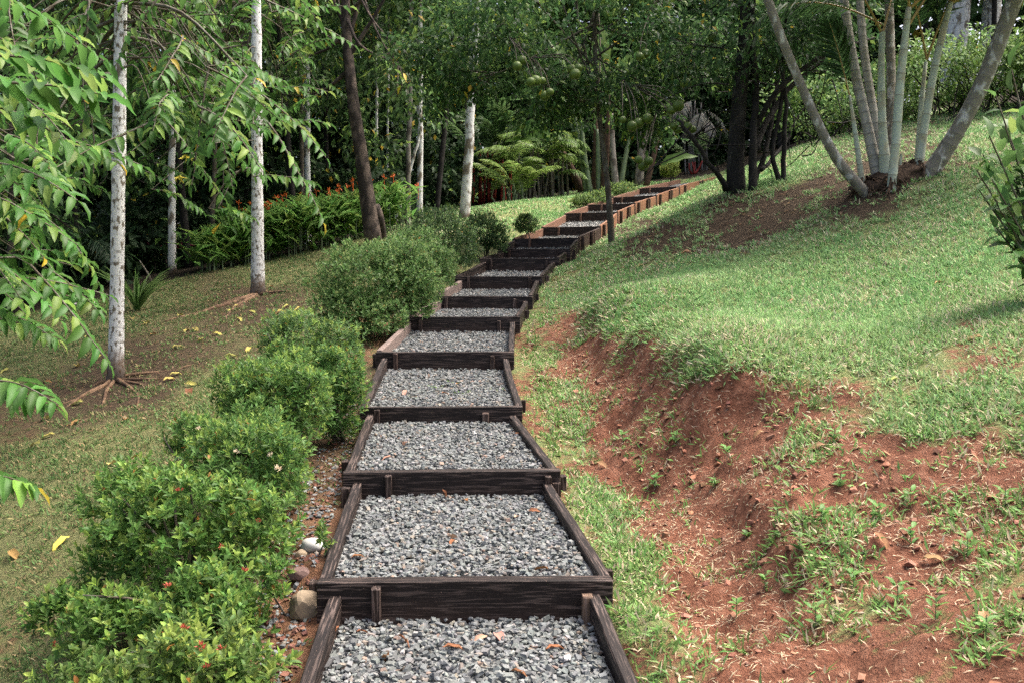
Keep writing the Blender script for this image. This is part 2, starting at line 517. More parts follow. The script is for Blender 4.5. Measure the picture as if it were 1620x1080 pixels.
# ------------------------------------------------------------------ ground
CP = [  # trench and bank right of the steps
    (1150, 1040, 3.3), (1080, 900, 4.1), (1040, 980, 3.55), (1000, 780, 5.3), (960, 700, 6.35), (920, 620, 7.6), (880, 560, 8.8), (862, 500, 10.5),
    (1250, 830, 4.2), (1240, 900, 3.88), (1300, 1060, 3.05), (1180, 1000, 3.5), (1180, 880, 4.12), (1130, 800, 4.75), (1070, 745, 5.3),
    (1500, 1060, 2.72), (1600, 900, 3.25), (1400, 800, 4.1), (1600, 700, 4.3), (1400, 680, 4.7), (1250, 700, 4.85), (1300, 755, 4.45),
    (1130, 602, 5.55), (1000, 532, 7.3), (950, 482, 8.9), (1250, 600, 5.45), (1400, 585, 5.35), (1600, 560, 5.15), (1060, 572, 6.2),
    # upper lawn
    (1300, 520, 6.8), (1600, 470, 6.6), (1100, 500, 8.0), (1300, 440, 8.9), (1600, 380, 8.6), (1000, 430, 12), (1200, 380, 11.5), (1450, 330, 10.5),
    (1600, 270, 11), (1420, 283, 11.5), (1550, 215, 14), (1300, 300, 13), (1165, 304, 14), (1240, 280, 16), (1400, 225, 17), (1250, 240, 20),
    (1620, 195, 15), (968, 390, 13.5), (1050, 350, 15.5), (1080, 312, 19), (1130, 287, 26),
    # left lawn
    (50, 1050, 4.6), (100, 870, 5.5), (430, 1010, 3.7), (20, 700, 8), (250, 720, 6.6), (183, 597, 10), (300, 600, 9.5), (0, 507, 14.5), (408, 467, 15),
    (150, 482, 16.5), (300, 437, 18), (480, 413, 18.5), (600, 374, 20), (500, 540, 10), (420, 532, 11), (690, 430, 13.5), (780, 350, 21), (800, 322, 25),
    (900, 314, 27), (950, 300, 30), (450, 880, 4.3), (480, 740, 5.9),
    # beyond the lawn
    (0, 484, 20), (150, 455, 24), (300, 425, 26), (480, 395, 28), (700, 335, 32), (900, 302, 40), (1130, 268, 36), (1300, 215, 30), (1600, 140, 22)]
cp = [P(*c) for c in CP]
for i, s in enumerate(STEP):
    cp.append(s['c'] - s['right'] * (s['w'] / 2 + .14) - np.array([0, 0, .17 if i < 7 else .12]))
    cp.append(s['c'] + s['right'] * (s['w'] / 2 + .14) - np.array([0, 0, .12 if i < 9 else .26]))
for x, y, z in [(-15, 10, -2.6), (-14, 0, -3), (0, -6, -1.0), (10, -4, -.2), (14, 6, 2.2), (20, 14, 5), (-45, 30, -3), (-40, 70, 0), (0, 75, 9), (40, 70, 14), (45, 20, 12), (-20, 20, -2.0), (30, -20, 3), (-30, -20, -5), (0, -25, -4)]:
    cp.append(np.array([x, y, z + EYE]) - np.array([0, 0, .6]))
cp = np.array(cp)

def tps_fit(xy, z, lam):
    n = len(xy); r2 = ((xy[:, None] - xy[None]) ** 2).sum(-1)
    K = np.where(r2 > 0, .5 * r2 * np.log(r2 + 1e-12), 0) + lam * np.eye(n)
    Pm = np.hstack([np.ones((n, 1)), xy]); A = np.zeros((n + 3, n + 3))
    A[:n, :n] = K; A[:n, n:] = Pm; A[n:, :n] = Pm.T
    return np.linalg.solve(A, np.concatenate([z, np.zeros(3)]))
def tps_eval(xy, ctl, w):
    out = np.empty(len(xy))
    for s in range(0, len(xy), 20000):
        q = xy[s:s + 20000]; r2 = ((q[:, None] - ctl[None]) ** 2).sum(-1)
        out[s:s + 20000] = (.5 * r2 * np.log(r2 + 1e-12)) @ w[:-3] + w[-3] + q @ w[-2:]
    return out
W_ = tps_fit(cp[:, :2], cp[:, 2], .02)

def lines(lo, hi, a, b, fine, grow):
    xs = list(np.arange(a, b, fine)); s = fine; x = xs[-1]
    while x < hi: s *= grow; x += s; xs.append(x)
    s = fine; x = a; pre = []
    while x > lo: s *= grow; x -= s; pre.append(x)
    return np.array(pre[::-1] + xs)
GX = lines(-75, 75, -3.2, 4.2, .04, 1.06)
GY = lines(-30, 110, 2.2, 10.5, .04, 1.045)
gx, gy = np.meshgrid(GX, GY)
XY = np.stack([gx.ravel(), gy.ravel()], -1)
Zt = tps_eval(XY, cp[:, :2], W_)

# what covers the ground: control values (px, py): red soil, brown litter with tree shade painted in
COVER = [(1100, 700, .95, 0), (1050, 640, .9, 0), (1120, 640, .9, 0), (1000, 570, .8, 0), (980, 600, .85, 0), (920, 560, .75, 0), (890, 520, .6, 0), (1150, 630, .9, 0), (1250, 660, .62, 0), (1330, 620, .5, 0),
         (1000, 760, .95, 0), (1050, 830, .95, 0), (960, 690, .8, 0), (900, 620, .55, 0), (850, 560, .3, 0), (900, 700, .3, 0), (935, 800, .25, 0), (985, 870, .2, 0), (1010, 960, .25, 0),
         (1060, 1040, .3, 0), (1130, 900, .95, 0), (1180, 980, .95, 0), (1230, 1060, .9, 0), (1100, 950, .75, 0), (1200, 880, .85, 0), (1250, 800, .75, 0), (1200, 760, .85, 0), (1180, 700, .85, 0),
         (1300, 760, .6, 0), (1400, 740, .6, 0), (1500, 760, .6, 0), (1600, 740, .45, 0), (1400, 850, .65, 0), (1500, 850, .6, 0), (1330, 880, .4, 0), (1350, 980, .35, 0), (1450, 1000, .35, 0), (1600, 950, .3, 0), (1550, 1060, .4, 0),
         (1450, 920, .55, 0), (1600, 650, .35, 0), (1450, 650, .25, 0), (1550, 540, .45, 0), (1620, 520, .4, 0), (1280, 1050, .6, 0),
         (1130, 570, .2, 0), (1000, 500, .2, 0), (940, 460, .3, .1), (1200, 500, .02, 0), (1400, 500, .03, 0), (1300, 400, .1, 0), (1400, 420, .12, 0), (1500, 400, .06, 0), (1100, 430, .03, 0), (1500, 300, .1, 0), (1050, 460, .02, 0), (1280, 560, .1, 0),
         (1400, 545, .12, 0), (1600, 450, .15, 0),
         (1150, 350, 0, .95), (1050, 365, 0, .85), (1250, 325, 0, .95), (1320, 310, 0, .9), (1000, 385, .1, .75), (1100, 385, 0, .65), (1200, 365, 0, .8), (1230, 400, 0, .2), (1300, 345, .1, .5), (1130, 325, .1, .7), (1500, 250, .1, .65), (1560, 240, .1, .4), (1450, 300, .1, .4), (1420, 285, .2, .9),  # dark tree's shade on the lawn painted in as brown, over real litter
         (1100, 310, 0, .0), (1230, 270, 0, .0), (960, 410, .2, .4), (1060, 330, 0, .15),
         (180, 600, .2, .75), (100, 640, .3, .6), (250, 590, .2, .7), (300, 560, .2, .6), (400, 480, .2, .7), (350, 510, .2, .6), (450, 470, .2, .6), (300, 500, .1, .5), (30, 660, .5, .5), (60, 730, .15, .2), (200, 720, .15, .2), (330, 620, .1, .2),
         (20, 560, .1, .25), (100, 520, .1, .15), (250, 470, .05, .3), (430, 430, .0, .1), (480, 425, .0, .15), (50, 850, .25, .25), (30, 1000, .3, .2), (150, 780, .15, .15), (380, 540, .2, .5), (500, 600, .35, .6), (500, 720, .6, .5), (470, 850, .7, .35), (440, 960, .75, .3), (430, 1040, .6, .3), (530, 650, .5, .6), (330, 900, .3, .5), (250, 1000, .3, .5), (400, 760, .3, .5),
         (850, 320, .0, .05), (800, 330, .05, .15), (720, 400, .3, .4), (600, 520, .6, .2), (830, 480, .3, .2), (860, 430, .4, .3), (900, 410, .3, .4)]
cov = np.array(COVER, float)
low = (cov[:, 0] > 1270) & (cov[:, 1] > 690); cov[low, 2] = np.minimum(cov[low, 2] + .2, .95)      # the lower bank is half bare
strip = (cov[:, 0] > 840) & (cov[:, 0] < 1070) & (cov[:, 1] > 540) & (cov[:, 2] < .4); cov[strip, 2] += .1
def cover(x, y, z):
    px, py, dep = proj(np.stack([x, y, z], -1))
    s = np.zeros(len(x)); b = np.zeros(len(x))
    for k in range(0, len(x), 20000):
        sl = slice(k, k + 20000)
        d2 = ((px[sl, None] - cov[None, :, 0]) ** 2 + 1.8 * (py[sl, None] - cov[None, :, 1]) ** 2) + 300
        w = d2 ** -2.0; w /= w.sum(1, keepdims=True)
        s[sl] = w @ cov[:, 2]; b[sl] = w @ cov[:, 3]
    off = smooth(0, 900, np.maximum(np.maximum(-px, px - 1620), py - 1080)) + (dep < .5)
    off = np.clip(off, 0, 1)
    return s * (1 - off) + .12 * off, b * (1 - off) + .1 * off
EDGE = [(-60, 16.5), (-14, 16.0), (-8.0, 15.5), (-6.2, 18.0), (-4.6, 19.5), (-3.0, 22), (-1.5, 26), (0.2, 28.5), (3, 31), (7.0, 31), (8.2, 24), (9.5, 17.5), (14, 16), (60, 20)]
ex, ey = zip(*EDGE)
def forest(x, y):
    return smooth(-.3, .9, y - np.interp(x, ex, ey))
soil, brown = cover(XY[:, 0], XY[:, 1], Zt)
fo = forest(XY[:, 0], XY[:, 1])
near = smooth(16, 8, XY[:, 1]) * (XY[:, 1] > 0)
rough_ = smooth(.35, .8, soil) * near
x_, y_ = XY[:, 0], XY[:, 1]
Zt = Zt + rough_ * (.10 * fbm(x_ * 2.6, y_ * 2.6, o=5, seed=5) + .075 * np.abs(fbm(x_ * 7, y_ * 7, o=4, seed=9)) - .02)
Zt = Zt + .014 * fbm(x_ * 4.5, y_ * 4.5, o=3, seed=3) * near + .10 * fbm(x_ * .35, y_ * .35, o=3, seed=2) * smooth(6, 20, y_) * smooth(0, 1, fo + .3)
# the cut edge of the upper lawn and the lower ledge: the ground drops sharply across these lines
def scarp(x, y, pts, drop, soft, reach):
    p = np.array([P(*c)[:2] for c in pts]); best = np.full(len(x), 1e9); sg = np.zeros(len(x)); endf = np.ones(len(x))
    for k in range(len(p) - 1):
        a, b_ = p[k], p[k + 1]; ab = b_ - a; L2 = ab @ ab
        t_ = np.clip(((x - a[0]) * ab[0] + (y - a[1]) * ab[1]) / L2, 0, 1)
        dx, dy = x - a[0] - t_ * ab[0], y - a[1] - t_ * ab[1]; d_ = np.hypot(dx, dy)
        m_ = d_ < best; best[m_] = d_[m_]; sg[m_] = np.sign(ab[0] * dy - ab[1] * dx)[m_]
        endf[m_] = 1.0
        if k == 0: endf[m_] = smooth(0, .8, t_[m_])
        if k >= len(p) - 3: endf[m_] = smooth(1, 0, t_[m_] * .5 + .5 * (k - len(p) + 3))
    wob = .20 * fbm(x * 2.0, y * 2.0, o=4, seed=21)
    sd_ = best * sg + wob
    return (drop * (smooth(-soft, soft, sd_) * 2 - 1)) * smooth(reach, reach * .25, best) * endf
zs = scarp(x_, y_, [(905, 470, 9.6), (940, 490, 8.7), (990, 538, 7.3), (1055, 580, 6.2), (1130, 610, 5.5), (1240, 622, 5.3), (1320, 635, 5.1), (1420, 680, 4.75)], .055, .10, .6)
zs = zs + scarp(x_, y_, [(1120, 790, 4.8), (1170, 830, 4.45), (1215, 860, 4.15), (1240, 910, 3.85), (1265, 985, 3.45), (1300, 1070, 3.0)], .055, .06, .5)
Zt = Zt + zs
# the steps are dug in
for i_bed, b in enumerate(BEDS):
    q = np.array([b[k][:2] for k in ('fl', 'fr', 'bl', 'br')])
    lo, hi = q.min(0) - .3, q.max(0) + .3
    m = np.where((x_ > lo[0]) & (x_ < hi[0]) & (y_ > lo[1]) & (y_ < hi[1]))[0]
    u, v = bed_uv(x_[m], y_[m], b)
    wid = np.linalg.norm(b['fr'] - b['fl'])
    zbed = b['zf'] + (b['zb'] - b['zf']) * u
    ztop = b['fl'][2] + (b['zb'] + .1 - b['fl'][2]) * u
    inside = (v > .0) & (v < 1.0) & (u > -.02) & (u < 1.06)
    side = ~inside & (u > -.05) & (u < 1.05)
    out = np.maximum(-v, v - 1) * wid
    lim = ztop - np.where(v > .5, .055 if i_bed < 9 else .22, .055 if i_bed < 9 else .10) + np.clip(out, 0, 1) * .5
    Zt[m] = np.where(inside, np.minimum(Zt[m], zbed - .07), np.where(side & (out < .25), np.minimum(Zt[m], lim), Zt[m]))
ZG = Zt.reshape(gx.shape)

def gz(x, y):
    x = np.asarray(x, float); y = np.asarray(y, float)
    i = np.clip(np.searchsorted(GX, x) - 1, 0, len(GX) - 2); j = np.clip(np.searchsorted(GY, y) - 1, 0, len(GY) - 2)
    a = np.clip((x - GX[i]) / (GX[i + 1] - GX[i]), 0, 1); b = np.clip((y - GY[j]) / (GY[j + 1] - GY[j]), 0, 1)
    return (ZG[j, i] * (1 - a) * (1 - b) + ZG[j, i + 1] * a * (1 - b) + ZG[j + 1, i] * (1 - a) * b + ZG[j + 1, i + 1] * a * b)
def gp(x, y, dz=0.0):
    return np.array([x, y, float(gz(x, y)) + dz])
def gn(x, y, e=.06):
    x = np.asarray(x, float); y = np.asarray(y, float)
    return nrm(np.stack([-(gz(x + e, y) - gz(x - e, y)) / (2 * e), -(gz(x, y + e) - gz(x, y - e)) / (2 * e), np.ones_like(x)], -1))
def hit(px, py, d0=1.5, d1=60):
    """where the sight line of a photo pixel meets the ground"""
    prev = d0
    for d in np.geomspace(d0, d1, 500):
        q = P(px, py, d)
        if gz(q[0], q[1]) >= q[2]:
            lo, hi = prev, d
            for _ in range(20):
                mid = (lo + hi) / 2; q = P(px, py, mid)
                if gz(q[0], q[1]) >= q[2]: hi = mid
                else: lo = mid
            return gp(q[0], q[1])
        prev = d
    q = P(px, py, 20); return gp(q[0], q[1])

nx, ny = len(GX), len(GY)
j, i = np.meshgrid(np.arange(ny - 1), np.arange(nx - 1), indexing='ij')
q = np.stack([j * nx + i, j * nx + i + 1, (j + 1) * nx + i + 1, (j + 1) * nx + i], -1).reshape(-1, 4)
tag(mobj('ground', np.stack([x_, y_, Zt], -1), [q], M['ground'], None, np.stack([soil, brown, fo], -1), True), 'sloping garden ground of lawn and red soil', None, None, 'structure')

def on_bed(x, y):
    r = np.zeros(len(x), bool)
    for b in BEDS:
        qd = np.array([b[k][:2] for k in ('fl', 'fr', 'bl', 'br')]); lo, hi = qd.min(0) - .1, qd.max(0) + .1
        m = np.where((x > lo[0]) & (x < hi[0]) & (y > lo[1]) & (y < hi[1]))[0]
        if len(m):
            u, v = bed_uv(x[m], y[m], b); r[m] |= (u > -.04) & (u < 1.04) & (v > -.02) & (v < 1.02)
    return r

# ------------------------------------------------------------------ step frames and gravel
def board(name, a, b, z_top_a, z_top_b, h, t, parent, color, side=0):
    """a plank standing on edge from a to b (plan points); side shifts it by half its thickness"""
    a3 = np.array([a[0], a[1], z_top_a]); b3 = np.array([b[0], b[1], z_top_b])
    L = np.linalg.norm(b3 - a3); X = (b3 - a3) / L
    Yv = nrm(np.cross([0, 0, 1.0], X)); Z = np.cross(X, Yv)
    bm = bmesh.new(); bmesh.ops.create_cube(bm, size=1)
    nseg = max(2, int(L / .22))
    bmesh.ops.scale(bm, vec=(L, t, h), verts=bm.verts)
    bmesh.ops.bevel(bm, geom=bm.edges[:], offset=.0045, segments=1, affect='EDGES')
    le = [e for e in bm.edges if abs(e.verts[0].co.x - e.verts[1].co.x) > L * .8]
    bmesh.ops.subdivide_edges(bm, edges=le, cuts=nseg)
    ph = R() * 50
    for v in bm.verts:                                   # sawn timber is never quite straight
        v.co.y += .004 * math.sin(v.co.x * 3.1 + ph) + .0015 * math.sin(v.co.x * 17 + ph * 2)
        v.co.z += .0035 * math.sin(v.co.x * 2.3 + ph * 3)
    me = bpy.data.meshes.new(name); bm.to_mesh(me); bm.free()
    me.materials.append(M['wood'])
    o = bpy.data.objects.new(name, me); COL.objects.link(o)
    c = (a3 + b3) / 2 - Z * h / 2 + Yv * side * t / 2 - wloc(parent)
    Mx = np.eye(4); Mx[:3, 0] = X; Mx[:3, 1] = Yv; Mx[:3, 2] = Z; Mx[:3, 3] = c
    o.parent = parent; o.matrix_basis = Matrix(Mx.tolist()); o.color = (*color, 1)
    WLOC[o.name] = wloc(parent)
    return o

def stake(p, top, h, parent, color, s=.035, lean=(0, 0), yaw=0):
    """a square peg driven in upright"""
    bm = bmesh.new(); bmesh.ops.create_cube(bm, size=1); bmesh.ops.scale(bm, vec=(h, s, s * 1.25), verts=bm.verts)
    bmesh.ops.bevel(bm, geom=bm.edges[:], offset=.003, segments=1, affect='EDGES')
    for v in bm.verts:
        if v.co.x > 0: v.co.x += (R() - .5) * .008
    me = bpy.data.meshes.new('stake'); bm.to_mesh(me); bm.free(); me.materials.append(M['wood'])
    o = bpy.data.objects.new('stake', me); COL.objects.link(o); o.parent = parent
    up = Vector((lean[0], lean[1], 1)).normalized()
    y = Vector((math.cos(yaw), math.sin(yaw), 0)); y = (y - up * y.dot(up)).normalized(); z = up.cross(y)
    c = Vector((p[0], p[1], top)) - up * h / 2 - Vector(wloc(parent).tolist())
    o.matrix_basis = Matrix(((up.x, y.x, z.x, c.x), (up.y, y.y, z.y, c.y), (up.z, y.z, z.z, c.z), (0, 0, 0, 1)))
    o.color = (*color, 1)
    return o

DARK = (.0058, .0034, .0028); GREY = (.12, .094, .082); FRESH = (.17, .085, .048); MID = (.022, .013, .010)
ORD = ['lowest', 'second lowest', 'third', 'fourth', 'fifth', 'sixth', 'seventh', 'eighth', 'ninth', 'tenth', 'eleventh', 'twelfth', 'thirteenth', 'fourteenth', 'fifteenth', 'sixteenth']
EXTRA = ['gravel step frame of dark boards, its front cut off by the frame edge', 'gravel step frame, pale cut peg in front of its wide dark board', 'gravel step frame from the bottom, short peg outside its right plank',
         'gravel step frame from the bottom, beside the leafy upright shrub', 'gravel step frame from the bottom, its left plank inside bleached grey', 'gravel step frame from the bottom, left plank bleached inside',
         'gravel step frame from the bottom, below the long dark board', 'timber step frame from the bottom, dark brown boards', 'timber step frame from the bottom, in shade beside the rounded shrubs',
         'timber step frame from the bottom, nearly black narrow step', 'timber step frame from the bottom, dark right plank running uphill', 'timber step frame from the bottom, orange brown left plank',
         'timber step frame from the bottom, behind the thin citrus trunk', 'timber step frame from the bottom, orange brown planks outside', 'timber step frame from the bottom, orange planks with black pegs',
         'timber step frame, topmost pale planks reaching the dark tree']
T = .05
for i, b in enumerate(BEDS):
    s, nx_ = STEP[i], STEP[i + 1]
    root = thing('step_frame', s['c'] - np.array([0, 0, .2]), ORD[i] + ' ' + EXTRA[i], 'step frame', 'timber step frames up the slope')
    fc = DARK if i < 11 else (.013, .008, .006)
    th = .068 if i < 3 else .05
    board('front_board', s['c'] - s['right'] * s['w'] / 2, s['c'] + s['right'] * s['w'] / 2, s['c'][2], s['c'][2] + (.012 if i == 2 else 0), .23, th, root, fc)
    # side planks butt against the back of this board and stop short of the next
    gap = th / 2 + .004
    for k, (f, r_) in enumerate((('fl', 'bl'), ('fr', 'br'))):
        dirv = nrm((b[r_] - b[f])[:2])
        a2 = b[f][:2] + dirv * gap; b2 = b[r_][:2] - dirv * (.033)
        lc = DARK
        if k == 0 and 4 <= i <= 6: lc = GREY
        if i >= 10: lc = (.13, .07, .045) if k == 0 else FRESH
        if i == 10 and k == 1: lc = MID
        zb_ = nx_['c'][2] - (.055 if i < 9 else .03)
        o = board('side_board', a2, b2, s['c'][2] + (.002 if i < 4 else .014), zb_, .19 if i < 9 else .30, T if i < 9 else .038, root, lc, side=-1 if k == 0 else 1)
    # pegs holding the front board
    yaw = math.atan2(s['right'][1], s['right'][0])
    fr = -s['fwd'] * (th / 2 + .019)
    if i == 1: pegs = [(-.365, -.012, DARK, .036, .3), (.50, -.055, (.11, .075, .05), .042, .3)]
    elif i == 2: pegs = [(-.345, -.01, DARK, .036, .3), (.53, -.018, DARK, .036, .3)]
    elif i == 3: pegs = [(-.44, -.02, DARK, .036, .3), (.31, -.04, (.03, .02, .016), .045, .3)]
    elif i < 10: pegs = [(-.44 + .05 * R(), -.008 - .02 * R(), MID if i in (4, 9, 10) else DARK, .036, .3), (.36 + .06 * R(), -.01 - .03 * R(), DARK, .036, .3)]
    else: pegs = [(-.30 + .1 * R(), -.01, (.10, .055, .035), .036, .3)]
    for (off, dz, c, w_, hh) in pegs:
        q = s['c'] + s['right'] * off + fr
        stake(q, s['c'][2] + dz, hh, root, c, w_, (.03 * (R() - .5), -.04 * R()), yaw)
    # pegs outside the side planks
    us = {0: [(0, .35)], 1: [(0, .08), (0, .92), (1, .14), (1, .97)], 2: [(0, .25), (1, .05)], 3: [(1, .2)], 4: [(0, .08)], 5: [(1, .5)], 6: [(1, .3)]}.get(i, [(1, .2)])
    if i >= 10: us = [(1, .12), (1, .52), (1, .6)]
    for k, u in us:
        f, r_ = (b['fl'], b['bl']) if k == 0 else (b['fr'], b['br'])
        q = f + (r_ - f) * u; oo = (s['right'] if k else -s['right']) * .028
        top = s['c'][2] + (nx_['c'][2] - s['c'][2]) * u - (.05 if i < 10 else .01)
        stake(q + oo, top, .32, root, DARK if i < 10 else (.03, .018, .012), .045 if i < 10 else .05, (0, 0), yaw)

def ico_templates(n):
    bm = bmesh.new(); bmesh.ops.create_icosphere(bm, subdivisions=1, radius=.5)
    v = np.array([x.co[:] for x in bm.verts]); f = np.array([[x.index for x in fc.verts] for fc in bm.faces]); bm.free()
    out = []
    for k in range(n):
        w = v * (1 + .38 * (R((12, 1)) - .5)) * np.array([1, .62 + .3 * R(), .36 + .26 * R()])
        for _ in range(3):                                # broken faces
            nn = rdir(1)[0]; dd = .22 + .12 * R(); k_ = w @ nn
            w = w - np.maximum(k_ - dd, 0)[:, None] * nn
        out.append((w, f))
    return out
def chip_templates(n):
    """crushed stone: skewed blocks with unequal corners"""
    c = np.array([(a, b, d) for d in (-.5, .5) for b in (-.5, .5) for a in (-.5, .5)], float)
    f = np.array([(0, 2, 3), (0, 3, 1), (4, 5, 7), (4, 7, 6), (0, 1, 5), (0, 5, 4), (2, 6, 7), (2, 7, 3), (0, 4, 6), (0, 6, 2), (1, 3, 7), (1, 7, 5)])
    out = []
    for k in range(n):
        v = c + .32 * (R((8, 3)) - .5); v[4:, :2] *= .55 + .4 * R(); v[:, 0] += v[:, 2] * .5 * (R() - .5)
        out.append((v * np.array([.92, .5 + .3 * R(), .3 + .22 * R()]), f))
    return out
STONES = ico_templates(4) + chip_templates(9)
OCT = (np.array([(.5, 0, 0), (-.5, 0, 0), (0, .4, 0), (0, -.4, 0), (0, 0, .28), (0, 0, -.28)], float), np.array([(0, 2, 4), (2, 1, 4), (1, 3, 4), (3, 0, 4), (2, 0, 5), (1, 2, 5), (3, 1, 5), (0, 3, 5)]))
def rand_rot(n, tilt=.5):
    a = R(n) * 2 * math.pi; X = np.stack([np.cos(a), np.sin(a), np.zeros(n)], -1)
    Z = nrm(np.array([0, 0, 1.0]) + tilt * rng.normal(size=(n, 3)) * .6)
    X = nrm(X - Z * (X * Z).sum(1, keepdims=True)); return X, np.cross(Z, X), Z
def stone_cols(n):
    base = .67 * np.array([(.205, .218, .212), (.245, .26, .252), (.165, .176, .174), (.29, .297, .285), (.27, .24, .20), (.31, .23, .18), (.44, .43, .41)])
    k = rng.choice(7, n, p=[.36, .28, .17, .09, .065, .022, .013])
    return jit(base[k], n, .22, .04)
def scatter_stones(pts, size, cols, parent, name, nparts, temps, tilt=.5):
    n = len(pts); X, Y, Z = rand_rot(n, tilt); kk = rng.integers(0, len(temps), n)
    size = np.broadcast_to(size, (n,)); single = np.zeros(n, bool)
    if nparts:
        px, py, dep = proj(pts); sc_ = np.where((px > 0) & (px < 1620) & (py > 0) & (py < 1085), size / dep, 0)
        # only what lies on top of the heap
        sc_ = sc_ * (TOPMASK[:n] if TOPMASK is not None else 1)
        idx = np.argsort(-sc_)[:nparts]; idx = idx[sc_[idx] > 0]; single[idx] = True; off = wloc(parent)
        for a in idx:
            t = temps[kk[a]]; key = ('stone', int(kk[a]))
            if key not in TMESH: TMESH[key] = mesh_data('stone', t[0], [t[1]], M['stone1'])
            o = bpy.data.objects.new('stone', TMESH[key]); Mx = np.eye(4)
            Mx[:3, 0] = X[a] * size[a]; Mx[:3, 1] = Y[a] * size[a]; Mx[:3, 2] = Z[a] * size[a]; Mx[:3, 3] = pts[a] - off
            o.parent = parent; o.matrix_basis = Matrix(Mx.tolist()); o.color = (*cols[a], 1); COL.objects.link(o)
    parts, cc = [], []
    for k, t in enumerate(temps):
        m = (kk == k) & ~single
        if not m.any(): continue
        V = pts[m][:, None] + (X[m] * size[m][:, None])[:, None] * t[0][None, :, 0:1] + (Y[m] * size[m][:, None])[:, None] * t[0][None, :, 1:2] + (Z[m] * size[m][:, None])[:, None] * t[0][None, :, 2:3]
        parts.append((V.reshape(-1, 3), [(t[1][None] + (np.arange(m.sum()) * len(t[0]))[:, None, None]).reshape(-1, 3)]))
        cc.append(np.repeat(cols[m], len(t[0]), 0))
    V, ch = join(parts)
    o = mobj(name, V, ch, M['stone'], parent, np.concatenate(cc)); o['kind'] = 'stuff'
    return o

TOPMASK = None
BEDNAME = ['at the bottom of the picture, large stones', 'in the second lowest frame, even grey stones', 'in the third frame from the bottom', 'with small weeds in the fourth frame', 'in the fifth frame, behind the bleached plank']
def bed_point(b, u, v, dz=0.0):
    l = b['fl'] + (b['bl'] - b['fl']) * u; r = b['fr'] + (b['br'] - b['fr']) * u
    p = l + (r - l) * v; p = p.copy(); p[2] = b['zf'] + (b['zb'] - b['zf']) * u + dz; return p
for i, b in enumerate(BEDS):
    far = i >= 7
    root = thing('gravel_bed', (b['fl'] + b['br']) / 2 - np.array([0, 0, .2]), 'grey crushed gravel ' + (BEDNAME[i] if i < 5 else 'inside the ' + ORD[i] + ' frame from the bottom'), 'gravel', 'gravel beds of the steps', 'stuff')
    n = 9
    uu, vv = np.meshgrid(np.linspace(.022, .985, n), np.linspace(.035, .965, n), indexing='ij')
    def bedxyz(u, v):
        l = b['fl'] + (b['bl'] - b['fl']) * u[:, None]; r = b['fr'] + (b['br'] - b['fr']) * u[:, None]
        p = l + (r - l) * v[:, None]; p = p.copy()
        heap = .012 * fbm(p[:, 0] * 3 + i, p[:, 1] * 3, o=2, seed=7) - .018 * smooth(.1, 0, u)
        p[:, 2] = b['zf'] + (b['zb'] - b['zf']) * u + heap
        return p
    V = bedxyz(uu.ravel(), vv.ravel()); V[:, 2] -= .012
    jj, ii = np.meshgrid(np.arange(n - 1), np.arange(n - 1), indexing='ij')
    qd = np.stack([jj * n + ii, jj * n + ii + 1, (jj + 1) * n + ii + 1, (jj + 1) * n + ii], -1).reshape(-1, 4)
    mobj('underlay', V, [qd[:, ::-1]], M['gravel_base'], root)
    N = [4600, 5200, 4000, 3600, 2600, 2200, 1700][i] if not far else 700
    u, v = R(N), R(N)
    u, v = .03 + .945 * u, .05 + .9 * v
    size = (.014 + .019 * R(N) ** 1.5) * (1.12 if i == 0 else 1.0) * (1.5 if far else 1)
    pts = bedxyz(u, v); lift = R(N); pts[:, 2] += (lift - .35) * .02
    TOPMASK = lift > .5
    scatter_stones(pts, size, stone_cols(N), root, 'gravel', 260 if i < 2 else 0, STONES if not far else [OCT], .55)
    TOPMASK = None


# ------------------------------------------------------------------ grass
def blades(x, y, L, Wd, C, spread, lean=None):
    n = len(x); Pn = np.stack([x, y, gz(x, y) - .004], -1); Nn = gn(x, y)
    D = nrm(Nn * (1 - spread[:, None] * .75) + rdir(n) * spread[:, None] + (0 if lean is None else lean))
    D = np.where(((D * Nn).sum(1) < .12)[:, None], nrm(D + Nn * .5), D)
    up = nrm(Nn + .4 * rdir(n))
    return leaf_mesh(DIA, Pn, D, up, L, Wd, C)

def in_view(x, y, mx=420, my=160):
    px, py, dep = proj(np.stack([x, y, gz(x, y)], -1))
    return (px > -mx) & (px < 1620 + mx) & (py > 120) & (py < 1080 + my) & (dep > 1)

